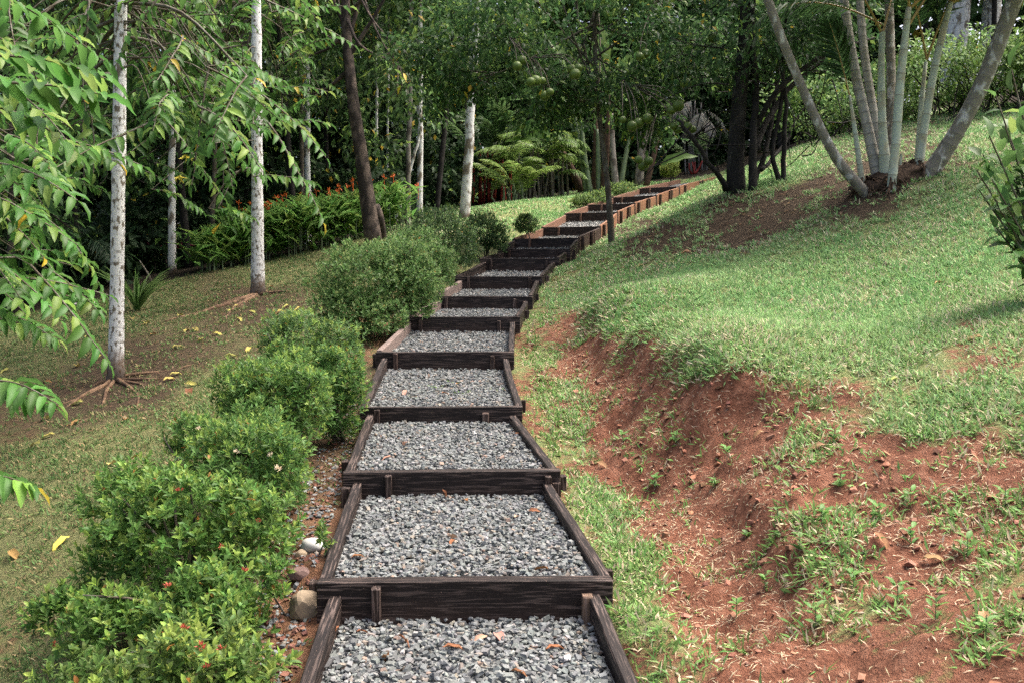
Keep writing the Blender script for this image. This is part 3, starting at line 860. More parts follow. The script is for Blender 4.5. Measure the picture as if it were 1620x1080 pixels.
def grow(name, label, x0, x1, y0, y1, dens, count, keep, size, cols, extra=None):
    x = x0 + (x1 - x0) * R(count); y = y0 + (y1 - y0) * R(count)
    k = R(count) < dens(x, y); x, y = x[k], y[k]
    k = in_view(x, y); x, y = x[k], y[k]
    z = gz(x, y); so, br = cover(x, y, z); f = forest(x, y)
    pn = .5 + .5 * fbm(x * 3.2, y * 3.2, o=3, seed=31) * 1.6
    pr = keep(so, br, pn) * (1 - f)
    k = (R(len(x)) < pr) & ~on_bed(x, y); x, y, so, br = x[k], y[k], so[k], br[k]
    # blades stand in small tufts
    per = size['per']; x = np.repeat(x, per); y = np.repeat(y, per); so = np.repeat(so, per); br = np.repeat(br, per); n = len(x)
    x = x + rng.normal(size=n) * size['tuft']; y = y + rng.normal(size=n) * size['tuft']
    k = ~on_bed(x, y); x, y, so, br = x[k], y[k], so[k], br[k]; n = len(x)
    dd = np.hypot(x, y)
    L = (size['L'][0] + (size['L'][1] - size['L'][0]) * R(n)) * (1 + np.clip(dd - 7, 0, 9) * .03)
    Wd = (size['W'][0] + (size['W'][1] - size['W'][0]) * R(n)) * (1 + np.clip(dd - 6, 0, 12) * .10)
    C = cols(n, x, y, so, br)
    V, Fc, Cv = blades(x, y, L, Wd, C, size['spread'][0] + (size['spread'][1] - size['spread'][0]) * R(n))
    o = mobj(name, V, [Fc], M['grass'], None, Cv, True)
    tag(o, label, 'grass', None, 'stuff')
    return n

G1, G2, STRAW = (.165, .33, .115), (.25, .395, .16), (.52, .46, .33)
def lawn_cols(n, x, y, so, br):
    f = np.clip(.5 + fbm(x * 1.1, y * 1.1, o=3, seed=41) * 1.3, 0, 1)[:, None]
    c = np.array(G1) * (1 - f) + np.array(G2) * f
    c = jit(c, n, .3, .12)
    st = R(n) < np.clip(.06 + .45 * fbm(x * 1.7, y * 1.7, o=3, seed=47), .03, .35) + .25 * so + .1 * br
    c[st] = jit(STRAW, int(st.sum()), .3, .08)
    return c
def left_cols(n, x, y, so, br):
    f = np.clip(.5 + fbm(x * 1.3, y * 1.3, o=3, seed=43) * 1.3, 0, 1)[:, None]
    c = np.array((.08, .15, .045)) * (1 - f) + np.array((.125, .185, .066)) * f
    c = jit(c, n, .3, .14)
    st = R(n) < .12 + .3 * br + .1 * so
    c[st] = jit((.26, .20, .11), int(st.sum()), .35, .1)
    return c
def weed_cols(n, x, y, so, br):
    c = jit((.15, .27, .075), n, .35, .15)
    st = R(n) < .22
    c[st] = jit((.48, .40, .28), int(st.sum()), .3, .08)
    return c

grow('lawn_grass', 'bright short grass covering the upper lawn by the palm', .4, 10.5, 4.5, 22, lambda x, y: np.clip(7.5 / np.hypot(x, y), 0, 1) ** 1.5, 105000,
     lambda so, br, pn: smooth(.75, .15, so + (pn - .5) * .5) * smooth(.95, .2, br + (pn - .5) * .5), dict(per=7, tuft=.02, L=(.035, .075), W=(.006, .011), spread=(.35, .85)), lawn_cols)
grow('left_grass', 'short olive green grass covering the lawn below the white trunks', -10, -.6, 3.2, 27, lambda x, y: np.clip(6 / np.hypot(x, y), 0, 1) ** 1.6, 130000,
     lambda so, br, pn: np.clip(smooth(1.15, .2, so + .9 * br + (pn - .5) * 1.1), .05, 1), dict(per=6, tuft=.025, L=(.025, .06), W=(.006, .011), spread=(.4, .9)), left_cols)
grow('far_grass', 'short grass of the lawn along the upper steps', -3, 9, 17, 31, lambda x, y: np.ones_like(x), 7000,
     lambda so, br, pn: smooth(.9, .2, br), dict(per=5, tuft=.05, L=(.04, .08), W=(.012, .02), spread=(.4, .9)), lawn_cols)
# creeping weeds and tufts on the eroded bank
grow('bank_grass', 'coarse creeping grass tufts rooted in the red bank', .2, 3.6, 2.4, 9.5, lambda x, y: np.clip(4.5 / np.hypot(x, y), 0, 1) ** 1.2, 15000,
     lambda so, br, pn: np.clip(smooth(.95, .12, so + (pn - .5) * 1.5) * .85 + .04, 0, 1) * (so > .1), dict(per=8, tuft=.022, L=(.028, .07), W=(.006, .012), spread=(.45, .95)), weed_cols)
grow('step_edge_grass', 'creeping grass along the right side of the steps', .1, 1.6, 2.4, 14, lambda x, y: np.clip(4.5 / np.hypot(x, y), 0, 1), 9000,
     lambda so, br, pn: smooth(.75, .3, so + (pn - .5) * .7) * .8, dict(per=8, tuft=.02, L=(.03, .065), W=(.006, .012), spread=(.5, .95)), weed_cols)

# dry straw lying on the bare soil
n = 42000
x = .2 + 3.4 * R(n); y = 2.5 + 7.5 * R(n)
k = in_view(x, y) & ~on_bed(x, y); x, y = x[k], y[k]
so, br = cover(x, y, gz(x, y)); pn = .5 + fbm(x * 3, y * 3, o=2, seed=51)
k = R(len(x)) < smooth(.3, .8, so) * np.clip(pn * 1.3, 0.1, 1); x, y = x[k], y[k]; n = len(x)
Nn = gn(x, y); t_ = nrm(np.cross(Nn, rdir(n)))
V, Fc, Cv = leaf_mesh(DIA, np.stack([x, y, gz(x, y) + .004], -1), nrm(t_ + Nn * (.25 * R((n, 1)))), Nn, .016 + .055 * R(n) ** 2, .0025 + .0025 * R(n), jit((.52, .42, .30), n, .4, .06))
tag(mobj('dry_straw', V, [Fc], M['grass'], None, Cv), 'dry pale straw lying on the bare red soil', 'straw', None, 'stuff')

# crumbs and clods of red soil
n = 14000
x = .2 + 3.4 * R(n); y = 2.5 + 8 * R(n)
k = in_view(x, y) & ~on_bed(x, y); x, y = x[k], y[k]
so, br = cover(x, y, gz(x, y)); k = R(len(x)) < smooth(.35, .9, so) * np.clip(.6 + fbm(x * 2, y * 2, o=2, seed=61), .1, 1); x, y = x[k], y[k]; n = len(x)
z0 = wloc(None)
CL = thing('soil_clods', (1.2, 5, float(gz(1.2, 5))), 'loose red soil clods scattered on the bank', 'clods', None, 'stuff')
scatter_stones(np.stack([x, y, gz(x, y) + .003], -1), .007 + .04 * R(n) ** 4, jit((.25, .115, .068), n, .4, .1), CL, 'clods', 0, STONES, .8)
# spilled gravel and red crumbs in the strip left of the lower steps
n = 1500
uu = R(n); d = 3.1 + 4.2 * uu ** 1.3
lx = np.interp(d, [s['c'][1] for s in STEP], [s['c'][0] - s['w'] / 2 for s in STEP])
x = lx - .03 - .22 * np.abs(rng.normal(size=n)) * .8; y = d
k = ~on_bed(x, y) & in_view(x, y); x, y = x[k], y[k]; n = len(x)
SG = thing('spilled_gravel', (-1.0, 4, float(gz(-1.0, 4))), 'spilled grey gravel on red soil left of the steps', 'gravel', None, 'stuff')
cc = stone_cols(n); mred = R(n) < .45; cc[mred] = jit((.14, .065, .042), int(mred.sum()), .4, .1)
scatter_stones(np.stack([x, y, gz(x, y) + .004], -1), .012 + .022 * R(n) ** 1.5, cc, SG, 'gravel', 0, STONES, .6)

# ------------------------------------------------------------------ shrubs
def shrub(name, label, base, blobs, nshoot, leafL, leafW, col, T=LF4, nparts=0, per=7, flowers=(), group='shrubs beside the steps', tipc=(.20, .30, .06), cat='shrub', stems=6, mat='leaf', rag=.42):
    root = thing(name, base, label, cat, group)
    nshoot = int(nshoot * (1.75 if nshoot > 100 else 1))
    blobs = [(np.array(c, float), np.array(r, float)) for c, r in blobs]
    wts = np.array([r[0] * r[1] + r[0] * r[2] for _, r in blobs]); wts /= wts.sum()
    kb = rng.choice(len(blobs), nshoot, p=wts)
    dirs = rdir(nshoot); dirs[:, 2] = np.where(dirs[:, 2] < -.7, -dirs[:, 2], dirs[:, 2])
    cs = np.array([b[0] for b in blobs])[kb]; rs = np.array([b[1] for b in blobs])[kb]
    lump = 1 + rag * fbm(dirs[:, 0] * 2.6 + kb * 7, dirs[:, 1] * 2.6, dirs[:, 2] * 2.6, 3, 71) * 1.6
    nshoot_ = nshoot; depth = 1 - .5 * R(nshoot) ** 2.0
    tip = cs + dirs * rs * (lump * depth)[:, None]
    keep = np.ones(nshoot, bool)
    for c, r in blobs:                                   # nothing deep inside a neighbouring lobe
        keep &= (((tip - c) / r) ** 2).sum(1) > .22
    keep &= tip[:, 2] > gz(tip[:, 0], tip[:, 1]) + .015
    tip, dirs, rs = tip[keep], dirs[keep], rs[keep]; n = len(tip)
    ax = nrm(nrm(dirs / rs) * .75 + np.array([0, 0, .55]) + .45 * rdir(n))
    # a whorl of leaves round every shoot
    m = n * per
    A = np.repeat(ax, per, 0); Tp = np.repeat(tip, per, 0)
    ref = nrm(np.cross(A, rdir(m) * .05 + np.array([.3, .5, .81])))
    B = np.cross(A, ref); ph = np.tile(np.arange(per) * 2.4, n) + np.repeat(R(n) * 6.28, per) + .4 * R(m)
    rad = ref * np.cos(ph)[:, None] + B * np.sin(ph)[:, None]
    age = np.tile(np.linspace(1, 0, per), n)             # 0 youngest, at the tip
    op = (.35 + .75 * age + .25 * (R(m) - .5))[:, None]
    D = nrm(A * np.cos(op) + rad * np.sin(op)); N = nrm(A * np.sin(op) - rad * np.cos(op) + .25 * rdir(m))
    Pn = Tp - A * (age * leafL * .9)[:, None]
    L = leafL * (.55 + .45 * age + .3 * (R(m) - .3)); Wd = leafW * (.65 + .5 * R(m))
    C = jit(col, m, .35, .12)
    yt = np.repeat(R(n) < .45, per) & (age < .6); C[yt] = jit(tipc, int(yt.sum()), .3, .1)
    od = R(m) < .006; C[od] = jit((.25, .12, .03), int(od.sum()), .3, .1)
    foliage(root, T, Pn, D, N, L, Wd, C, M[mat], M['leaf1'], nparts)
    for k in range(stems):
        e = tip[rng.integers(n)]; b0 = np.array(base) + np.array([rng.normal() * .05, rng.normal() * .05, 0]); b0[2] = float(gz(b0[0], b0[1])) - .02
        mid = (b0 + e) / 2 + np.array([rng.normal() * .03, rng.normal() * .03, .04])
        V, ch = tube(spline([b0, mid, e], 7), np.linspace(.012, .004, 7) * (1 if nshoot > 100 else .4), 5); mobj('stem', V, ch, M['bark_thin'], root, None, True)
    for (px, py, kind, s) in flowers:
        # a flower head sits on the surface of the shrub
        pr = proj(tip); dd = np.hypot(pr[0] - px, pr[1] - py) + pr[2] * 40; t0 = int(np.argmin(dd)); q = tip[t0] + ax[t0] * leafL * .6 + np.array([0, -leafL * .5, leafL * .3])
        nf = 18; dv = nrm(rdir(nf) + ax[t0] * .9 + np.array([0, 0, .3])); 
        V, Fc, _ = leaf_mesh(DIA, q + dv * s * .25, dv, rdir(nf), s * .62, s * .22, (1, 1, 1))
        mobj('flower_head', V, [Fc], M[kind + '_flower'], root)
    return root

GL = (.088, .180, .040); GD = (.062, .140, .034); GM = (.078, .165, .040)
def blob(px, py, d, rx, ry, rz): return (P(px, py, d), (rx, ry, rz))
def base(px, d):
    q = P(px, 600, d); return gp(q[0], q[1])
shrub('ixora_shrub', 'low bright green shrub in the bottom corner with rusty red flower heads', base(260, 3.35), [blob(300, 1085, 3.3, .32, .28, .22), blob(160, 1100, 3.35, .26, .25, .16), blob(370, 1110, 3.2, .2, .2, .14)], 330, .056, .018, (.09, .155, .04), LFO, 300,
      flowers=[(300, 1010, 'red', .028), (322, 1030, 'red', .03), (362, 1045, 'red', .03), (330, 1070, 'red', .028)], tipc=(.24, .33, .07))
shrub('ixora_shrub', 'second low shrub from the bottom, dry leaf and red flowers on it', base(260, 3.95), [blob(330, 965, 3.9, .24, .25, .20), blob(180, 985, 4.0, .24, .25, .15), blob(90, 965, 4.2, .12, .15, .10), blob(370, 1000, 3.75, .14, .2, .16)], 430, .056, .018, GL, LFO, 300,
      flowers=[(268, 950, 'red', .03), (385, 915, 'red', .03), (105, 1022, 'red', .022)])
shrub('ixora_shrub', 'broad domed green shrub with coral flowers beside the second step', base(290, 4.55), [blob(280, 840, 4.5, .40, .36, .30), blob(400, 850, 4.4, .24, .28, .26), blob(215, 800, 4.7, .26, .26, .22), blob(180, 890, 4.5, .18, .2, .14)], 640, .054, .0175, GL, LFO, 300,
      flowers=[(295, 790, 'red', .03), (405, 835, 'red', .026), (430, 815, 'red', .026), (350, 868, 'red', .026), (148, 865, 'red', .022)])
shrub('ixora_shrub', 'loose green shrub with cream flower heads behind the domed shrub', base(385, 5.3), [blob(380, 735, 5.2, .32, .3, .26), blob(445, 750, 5.0, .17, .2, .28), blob(400, 690, 5.5, .24, .2, .2), blob(310, 700, 5.4, .18, .2, .16)], 760, .050, .016, GM, LF4, 120,
      flowers=[(440, 755, 'white', .04), (375, 725, 'white', .03), (432, 735, 'white', .03), (320, 688, 'white', .024)])
shrub('ixora_shrub', 'upright dense shrub between the cream flowered shrub and the trimmed ones', base(420, 6.1), [blob(425, 640, 6.0, .30, .28, .30), blob(480, 640, 5.9, .2, .2, .26), blob(450, 590, 6.3, .22, .2, .2), blob(380, 620, 6.2, .18, .2, .2)], 900, .048, .015, GM, LF4, 60)
shrub('ixora_shrub', 'narrow upright shrub hugging the third step plank', base(540, 6.4), [blob(535, 650, 6.3, .16, .18, .26), blob(520, 590, 6.5, .15, .18, .2), blob(555, 610, 6.3, .12, .15, .2)], 420, .046, .0145, GD, LF4, 60)
shrub('ixora_shrub', 'sparse grey green shrub with bare twigs by the left lawn', base(470, 7.2), [blob(470, 545, 7.1, .28, .26, .26), blob(535, 555, 7.0, .2, .2, .24), blob(490, 590, 6.8, .24, .2, .2), blob(440, 530, 7.3, .15, .2, .17)], 760, .044, .014, (.08, .155, .048), LF4, 0, stems=12)
shrub('round_shrub', 'large rounded small leaved shrub beside the fifth step', base(570, 9.6), [blob(570, 450, 9.6, .5, .5, .42), blob(640, 430, 9.8, .36, .4, .36), blob(540, 490, 9.3, .32, .3, .26), blob(670, 450, 9.7, .2, .3, .28), blob(590, 505, 9.3, .34, .3, .22), blob(660, 480, 9.6, .2, .25, .2)], 2900, .042, .018, (.085, .165, .048), DIA, 0, per=6, tipc=(.17, .24, .08))
shrub('round_shrub', 'mid green rounded shrub between the large rounded shrub and the dark ones', base(655, 11.6), [blob(655, 408, 11.6, .38, .38, .36), blob(690, 425, 11.4, .28, .3, .28), blob(640, 435, 11.5, .25, .25, .26)], 1300, .042, .018, (.075, .15, .042), DIA, 0, per=6, tipc=(.15, .22, .07))
shrub('round_shrub', 'dark rounded shrub beside the seventh step, second of the clipped row', base(690, 13.2), [blob(690, 380, 13.2, .5, .5, .46), blob(660, 400, 13, .3, .3, .36), blob(725, 395, 13.0, .3, .3, .36)], 1500, .04, .017, (.042, .085, .03), DIA, 0, per=6, tipc=(.09, .15, .04))
shrub('round_shrub', 'dark rounded shrub under the pale trunk, uppermost of the clipped row', base(765, 14.6), [blob(762, 372, 14.6, .34, .34, .34), blob(785, 380, 14.5, .2, .2, .25)], 800, .04, .017, (.038, .08, .028), DIA, 0, per=6, tipc=(.09, .15, .04))
shrub('round_shrub', 'small round dark shrub alone beside the tenth step', base(831, 17), [blob(831, 357, 17, .21, .21, .2)], 300, .045, .018, (.05, .095, .03), DIA, 0, per=6, stems=3)
shrub('low_shrub', 'low light green shrub beside the upper steps left of the citrus trunk', base(922, 22.5), [blob(922, 319, 22.5, .3, .3, .16), blob(945, 314, 22.8, .25, .3, .16)], 350, .06, .024, (.09, .15, .045), DIA, 0, per=6, stems=3)
shrub('low_shrub', 'low light green shrub behind the citrus trunk at the upper steps', base(975, 25), [blob(972, 302, 25, .38, .3, .2), blob(990, 300, 25.5, .3, .3, .2)], 350, .06, .024, (.09, .15, .045), DIA, 0, per=6, stems=3)
shrub('low_shrub', 'small yellow green shrub beyond the top of the steps', base(1058, 29.5), [blob(1058, 270, 29.5, .3, .3, .26), blob(1066, 262, 29.5, .18, .2, .22)], 300, .075, .03, (.22, .27, .06), DIA, 0, per=6, stems=4)
shrub('seedling', 'spindly little ixora on one bare stem beside the lowest rock', hit(436, 985), [(hit(436, 985) + np.array([0, 0, .22]), (.07, .07, .06)), (hit(436, 985) + np.array([.0, 0, .13]), (.06, .06, .04))], 34, .045, .015, GL, LFO, 0, group=None, stems=2, cat='plant')
shrub('fence_shrub', 'small sprig of green weeds growing against the left plank', hit(520, 880), [(hit(512, 880) + np.array([0, 0, .08]), (.035, .04, .09))], 16, .04, .012, (.10, .18, .05), LFO, 0, group=None, stems=2, cat='plant')

# ------------------------------------------------------------------ trees
def trunk_part(root, pts, rad, mat, n=10, name='trunk', seg=24, wob=.0):
    p = spline(pts, seg); r = np.interp(np.linspace(0, 1, seg), np.linspace(0, 1, len(rad)), rad)
    if wob: p = p + wob * np.stack([vnoise(np.arange(seg) * .7, np.full(seg, R() * 9)), vnoise(np.arange(seg) * .7, np.full(seg, 9 + R() * 9)), np.zeros(seg)], -1)
    V, ch = tube(p, r, n); return mobj(name, V, ch, M[mat], root, None, True)

def sprays(base_pts, dirs, length, nleaf, leafL, leafW, droop=.4):
    """drooping two-ranked branchlets: returns leaf arrays and twig tubes"""
    Ps, Ds, Ns, Ls, tw = [], [], [], [], []
    for b0, d0, ln in zip(base_pts, dirs, length):
        d0 = nrm(d0); k = 8; pts = [b0]; d_ = d0.copy()
        for s_ in range(k):
            d_ = nrm(d_ + np.array([0, 0, -droop / k]) + .05 * rng.normal(size=3)); pts.append(pts[-1] + d_ * ln / k)
        pts = np.array(pts); tw.append(tube(pts, np.linspace(.008, .003, k + 1) * (ln + .4), 4, False))
        s = np.linspace(.12, 1, nleaf); q = np.stack([np.interp(s * k, np.arange(k + 1), pts[:, a]) for a in range(3)], -1)
        tn = nrm(np.stack([np.interp(s * k, np.arange(k + 1), np.gradient(pts, axis=0)[:, a]) for a in range(3)], -1))
        side = nrm(np.cross(tn, np.array([0, 0, 1.0]) + .15 * rng.normal(size=3)))
        sg = np.where(np.arange(nleaf) % 2 == 0, 1.0, -1.0)[:, None]
        D = nrm(tn * .5 + side * sg * .9 + np.array([0, 0, -.24]) + .17 * rng.normal(size=(nleaf, 3)))
        N = nrm(np.cross(tn, side) * np.sign(np.cross(tn, side)[:, 2:3] + 1e-6) + side * sg * .35 + .15 * rng.normal(size=(nleaf, 3)))
        D[-1] = nrm(tn[-1] + np.array([0, 0, -.3]))
        Ps.append(q); Ds.append(D); Ns.append(N); Ls.append(leafL * (.75 + .35 * np.sin(np.pi * np.clip(s, .1, .95))) * (.85 + .3 * R(nleaf)))
    Pn, D, N, L = map(np.concatenate, (Ps, Ds, Ns, Ls))
    return Pn, D, N, L, join(tw)

def leafcols(n, base_, bright=.12, yellow=.01):
    c = jit(base_, n, .35, .12)
    b = R(n) < bright; c[b] = jit((.16, .26, .05), int(b.sum()), .3, .1)
    y = R(n) < yellow; c[y] = jit((.42, .30, .03), int(y.sum()), .3, .1)
    return c

def clumps(centres, radii, per, flat=.7):
    """leaf positions in uneven clumps"""
    n = len(centres) * per; k = np.repeat(np.arange(len(centres)), per)
    o = rdir(n) * (R((n, 1)) ** .45); o[:, 2] *= flat
    return centres[k] + o * np.asarray(radii)[k][:, None], o, k

def crown_tree(name, label, base_, trunk, rad, mat, centres, radii, per, leafL, leafW, col, group=None, nparts=0, T=DIA, limbs=8, bright=.1, yellow=.004, fork=.55, cat='tree', lmat='leaf', hang=.5, minpx=9):
    root = thing(name, base_, label, cat, group)
    trunk_part(root, trunk, rad, mat, 10)
    tp = spline(trunk, 24); centres = np.asarray(centres)
    if limbs and len(centres):
        tw = []
        pick = rng.choice(len(centres), min(limbs, len(centres)), replace=False)
        for k in pick:
            s = int(24 * (fork + (1 - fork) * R() * .95)); s = min(s, 23); a = tp[s]; c = centres[k]
            mid = a * .5 + c * .5 + np.array([0, 0, -.06 * np.linalg.norm(c - a)]) + .08 * rng.normal(size=3)
            r0 = np.interp(s / 23, np.linspace(0, 1, len(rad)), rad) * .45
            tw.append(tube(spline([a, mid, c], 9), np.linspace(max(r0, .02), .008, 9), 6, False))
            for _ in range(3):
                e = c + rdir(1)[0] * np.asarray(radii)[k] * .9; tw.append(tube(spline([mid * .4 + c * .6, (c + e) / 2 + .05 * rng.normal(size=3), e], 5), np.linspace(.014, .005, 5), 4, False))
        V, ch = join(tw); mobj('limbs', V, ch, M[mat], root, None, True)['kind'] = 'stuff'
    Pn, o, k = clumps(centres, radii, per); n = len(Pn)
    D = nrm(o * .7 + rdir(n) * .7 + np.array([0, 0, -hang])); N = nrm(np.array([0, 0, 1.0]) + .5 * rdir(n) + o * .4)
    clumpv = (.75 + .5 * R(len(centres)))[k][:, None]
    C = leafcols(n, col, bright, yellow) * clumpv
    L = leafL * (.7 + .6 * R(n)); Wd = leafW * (.7 + .6 * R(n))
    foliage(root, T, Pn, D, N, L, Wd, C, M[lmat], M['leaf1'], nparts, rest='crown', minpx=minpx)
    return root

def ell(c, r, n, lo=.3):
    """clump centres inside an ellipsoid"""
    o = rdir(n) * (lo + (1 - lo) * R((n, 1)) ** .5); return np.asarray(c) + o * np.asarray(r)

def root_parts(root, start, ends, r0):
    for (px, py) in ends:
        e = hit(px, py); s = np.array(start); m = 9; pts = []
        for t_ in np.linspace(0, 1, m):
            x = s[0] + (e[0] - s[0]) * t_ + .10 * math.sin(t_ * 5 + px) * t_; y = s[1] + (e[1] - s[1]) * t_ + .10 * math.cos(t_ * 4 + py) * t_
            pts.append(gp(x, y, r0 * (.9 * (1 - t_) ** 3 - .15 + .35 * math.sin(t_ * 9 + px))))
        V, ch = tube(np.array(pts), np.linspace(r0, r0 * .28, m), 7); mobj('root', V, ch, M['root'], root, None, True)

# --- two whitish trunks on the left lawn with long drooping two-ranked branchlets
def ylang(name, label, b0, top, r, spr, nparts, roots, leafL=.175, col=(.055, .14, .028), flowers=()):
    root = thing(name, b0, label, 'tree', 'white trunked trees on the left lawn')
    pts = [b0 - np.array([0, 0, .05]), b0 + (top - b0) * .35, b0 + (top - b0) * .7, top]
    p = spline(pts, 30); rr = np.interp(np.linspace(0, 1, 30), [0, .03, .1, .5, 1], [r * 1.5, r * 1.15, r, r * .88, r * .5]); rr = rr * (1 + .035 * rng.normal(size=30))
    V, ch = tube(p, rr, 14); mobj('trunk', V, ch, M['bark_white'], root, None, True)
    bp, dv, ln = [], [], []
    tw = []
    for (px, py, d, dx, dy, dz, l) in spr:
        q = P(px, py, d); bp.append(q); dv.append(np.array([dx, dy, dz])); ln.append(l)
        # bough that carries it back to the trunk
        zt = np.clip(q[2] + .5 + .5 * R(), b0[2] + 1.2, top[2]); a = b0 + (top - b0) * (zt - b0[2]) / (top[2] - b0[2])
        tw.append(tube(spline([a, (a + q) / 2 + np.array([0, 0, .25]), q], 9), np.linspace(.022, .006, 9) * (1 if R() < .4 else .5), 5, False))
    Pn, D, N, L, tws = sprays(bp, dv, ln, 18, leafL, 0, .5)
    V, ch = join(tw + [tws]); mobj('branches', V, ch, M['bark_thin'], root, None, True)['kind'] = 'stuff'
    n = len(Pn); foliage(root, LFX, Pn, D, N, L, L * (.31 + .08 * R(n)), leafcols(n, col, .18, .008), M['leaf'], M['leaf1'], nparts, rest='crown')
    root_parts(root, b0, roots, .024 if r < .08 else .04)
    for (px, py, d) in flowers:
        q = P(px, py, d); nf = 9; dv = nrm(rdir(nf) * np.array([1, 1, .4]) + np.array([0, 0, -.8]))
        V, Fc, _ = leaf_mesh(STRAP, np.repeat(q[None], nf, 0), dv, rdir(nf), .09, .016, (1, 1, 1)); mobj('flower', V, [Fc], M['yellow_flower'], root, None, True)
    return root
def rspr(n, x0, x1, y0, y1, d0, d1, l0=.7, l1=1.25):
    return [(x0 + (x1 - x0) * R(), y0 + (y1 - y0) * R(), d0 + (d1 - d0) * R(), rng.normal() * 1.0, rng.normal() * .6 - .25, -.15 + .4 * rng.normal(), l0 + (l1 - l0) * R()) for _ in range(n)]
b1 = hit(183, 600)
D1 = b1[1]
ylang('ylang_tree', 'white lichen patched trunk standing nearest on the left lawn, roots spreading', b1, P(196, -330, D1), .074,
      rspr(22, -20, 110, -160, 120, D1 - 1.2, D1 + 1) + rspr(60, 90, 360, -160, 170, D1 + .5, D1 + 3.5) + rspr(34, 240, 430, -60, 200, D1 - .8, D1 + 3) + rspr(16, 0, 160, 120, 300, D1 + .5, D1 + 3) + [(120, 60, D1 - .6, .25, -.2, -1.0, 1.35), (140, -20, D1 - .7, .1, -.1, -1, 1.2), (330, 110, D1, -.15, -.2, -1, 1.3), (330, 105, D1, .8, 0, .1, .8), (60, 230, D1 - 1, .9, -.2, .1, .9), (255, -10, D1 - .5, -.6, -.2, -.8, .9)],
      300, [(320, 572), (245, 640), (100, 640), (105, 620), (60, 665), (130, 665), (300, 600), (255, 615)], flowers=[(293, 245, D1), (285, 278, D1)])
b2 = hit(408, 468); D2 = b2[1]
ylang('ylang_tree', 'white spotted trunk on the left lawn with long roots running to its left', b2, P(404, -200, D2), .095,
      rspr(34, 250, 390, -120, 150, D2 - 1.5, D2 + 2.5) + rspr(50, 330, 520, -120, 170, D2 + .4, D2 + 4) + rspr(14, 230, 380, 80, 260, D2 - .8, D2 + 1.5) + [(400, 205, D2 - 1.5, 1, -.1, .35, 1.1), (400, 280, D2 - 1, 1, -.1, .1, .95), (430, 20, D2 - 2, 1, -.2, .2, 1.1), (330, 330, D2 - .6, .7, 0, -.1, .55), (345, 330, D2 - .6, .8, -.2, .0, .6), (240, 300, D2 - 2, .9, .1, .1, .7), (355, 230, D2, -.1, -.1, -1, 1.0)],
      260, [(300, 490), (270, 508), (330, 520), (495, 458), (350, 500), (230, 525)], .19)
# --- a leafy tree standing just outside the picture on the left; its boughs reach in
b3 = gp(-5.6, 6.3)
ylang('ylang_tree', 'leafy boughs with large drooping leaves reaching in at the left edge', b3, b3 + np.array([.2, .1, 6.5]), .10,
      rspr(20, -140, 0, -120, 200, 5.2, 7.2, .5, .8) + rspr(46, -120, 70, 180, 470, 6.5, 8.5, .6, 1.05) + [(-40, 90, 4.3, 1, .1, .15, .55), (-60, 130, 4.2, 1, .15, .1, .6), (-70, 160, 4.4, 1, .1, .05, .6), (-50, 250, 5.5, 1, 0, -.1, .7), (-60, 600, 5.6, 1, 0, .12, .62), (-60, 620, 5.6, 1, .1, .05, .5), (-70, 745, 4.9, 1, 0, .1, .40), (-30, 480, 7, 1, 0, -.3, .6), (-30, 400, 7, 1, 0, -.5, .8), (-60, 500, 7.4, 1, 0, 0, .7)] ,
      300, [], .165, (.06, .16, .03))

# --- leaning brown trunk
b4 = hit(592, 386); D4 = b4[1]
cs = np.vstack([ell(P(560, 60, D4 + 2.2), (2.0, 1.3, 1.6), 26), ell(P(460, 110, D4 + .5), (.7, .8, .9), 8), ell(P(650, 130, D4 - .3), (.75, .8, .9), 10), ell(P(570, 230, D4 + 1.6), (.9, .6, .5), 5), ell(P(560, -190, D4), (2.6, 2.2, 1.6), 26)])
crown_tree('leaning_tree', 'brown barked trunk leaning left above the long green bed', b4, [b4 - np.array([0, 0, .05]), P(572, 250, D4), P(556, 140, D4), P(547, 20, D4), P(545, -170, D4)], [.18, .135, .115, .09, .06], 'bark_brown', cs, np.full(len(cs), .6), 46, .17, .072, (.05, .10, .03), None, 200, LF4, 16, .12, .03)
st = thing('tree_stump', hit(603, 378), 'short mossy brown stump beside the leaning brown trunk', 'stump')
trunk_part(st, [hit(603, 378) - np.array([0, 0, .05]), P(599, 345, D4 + .1), P(594, 325, D4 + .1)], [.13, .11, .08], 'bark_brown', 9, 'trunk', 8)

# --- pale straight trunks further back
def slim(label, px, py, pxt, pyt, d, r, mat='bark_white2', crown=True, lean=None):
    b0 = P(px, py, d); b0[2] = min(b0[2], float(gz(b0[0], b0[1])) + .0) if abs(gz(b0[0], b0[1]) - b0[2]) < .8 else b0[2]
    top = P(pxt, pyt, d); up = nrm(top - b0); tt = top + up * 3.2
    cs = ell(tt + np.array([0, 0, .6]), (1.7, 1.7, 1.6), 24) if crown else np.zeros((0, 3))
    root = thing('pale_tree' if crown else 'leaning_pole', b0, label, 'tree' if crown else 'pole', 'pale trunks behind the lawn' if crown else None)
    trunk_part(root, [b0 - up * .1, (b0 + top) / 2, top] + ([tt] if crown else []), [r * 1.2, r, r * .95] + ([r * .6] if crown else []), mat, 10, wob=.02)
    if crown:
        Pn, o, k = clumps(cs, np.full(len(cs), .75), 60); n = len(Pn)
        foliage(root, DIA, Pn, nrm(o + rdir(n) + np.array([0, 0, -.4])), nrm(np.array([0, 0, 1.0]) + .5 * rdir(n)), .2 * (.7 + .6 * R(n)), .085, leafcols(n, (.045, .095, .03), .1), M['leaf'], M['leaf1'], 0, rest='crown')
    return root
slim('slender pale trunk left of the spotted trunk, dark mound at its foot', 273, 432, 272, 180, 19, .068)
slim('thin grey trunk between the slender pale trunk and the spotted trunk', 334, 420, 341, 190, 21, .05, 'bark_thin')
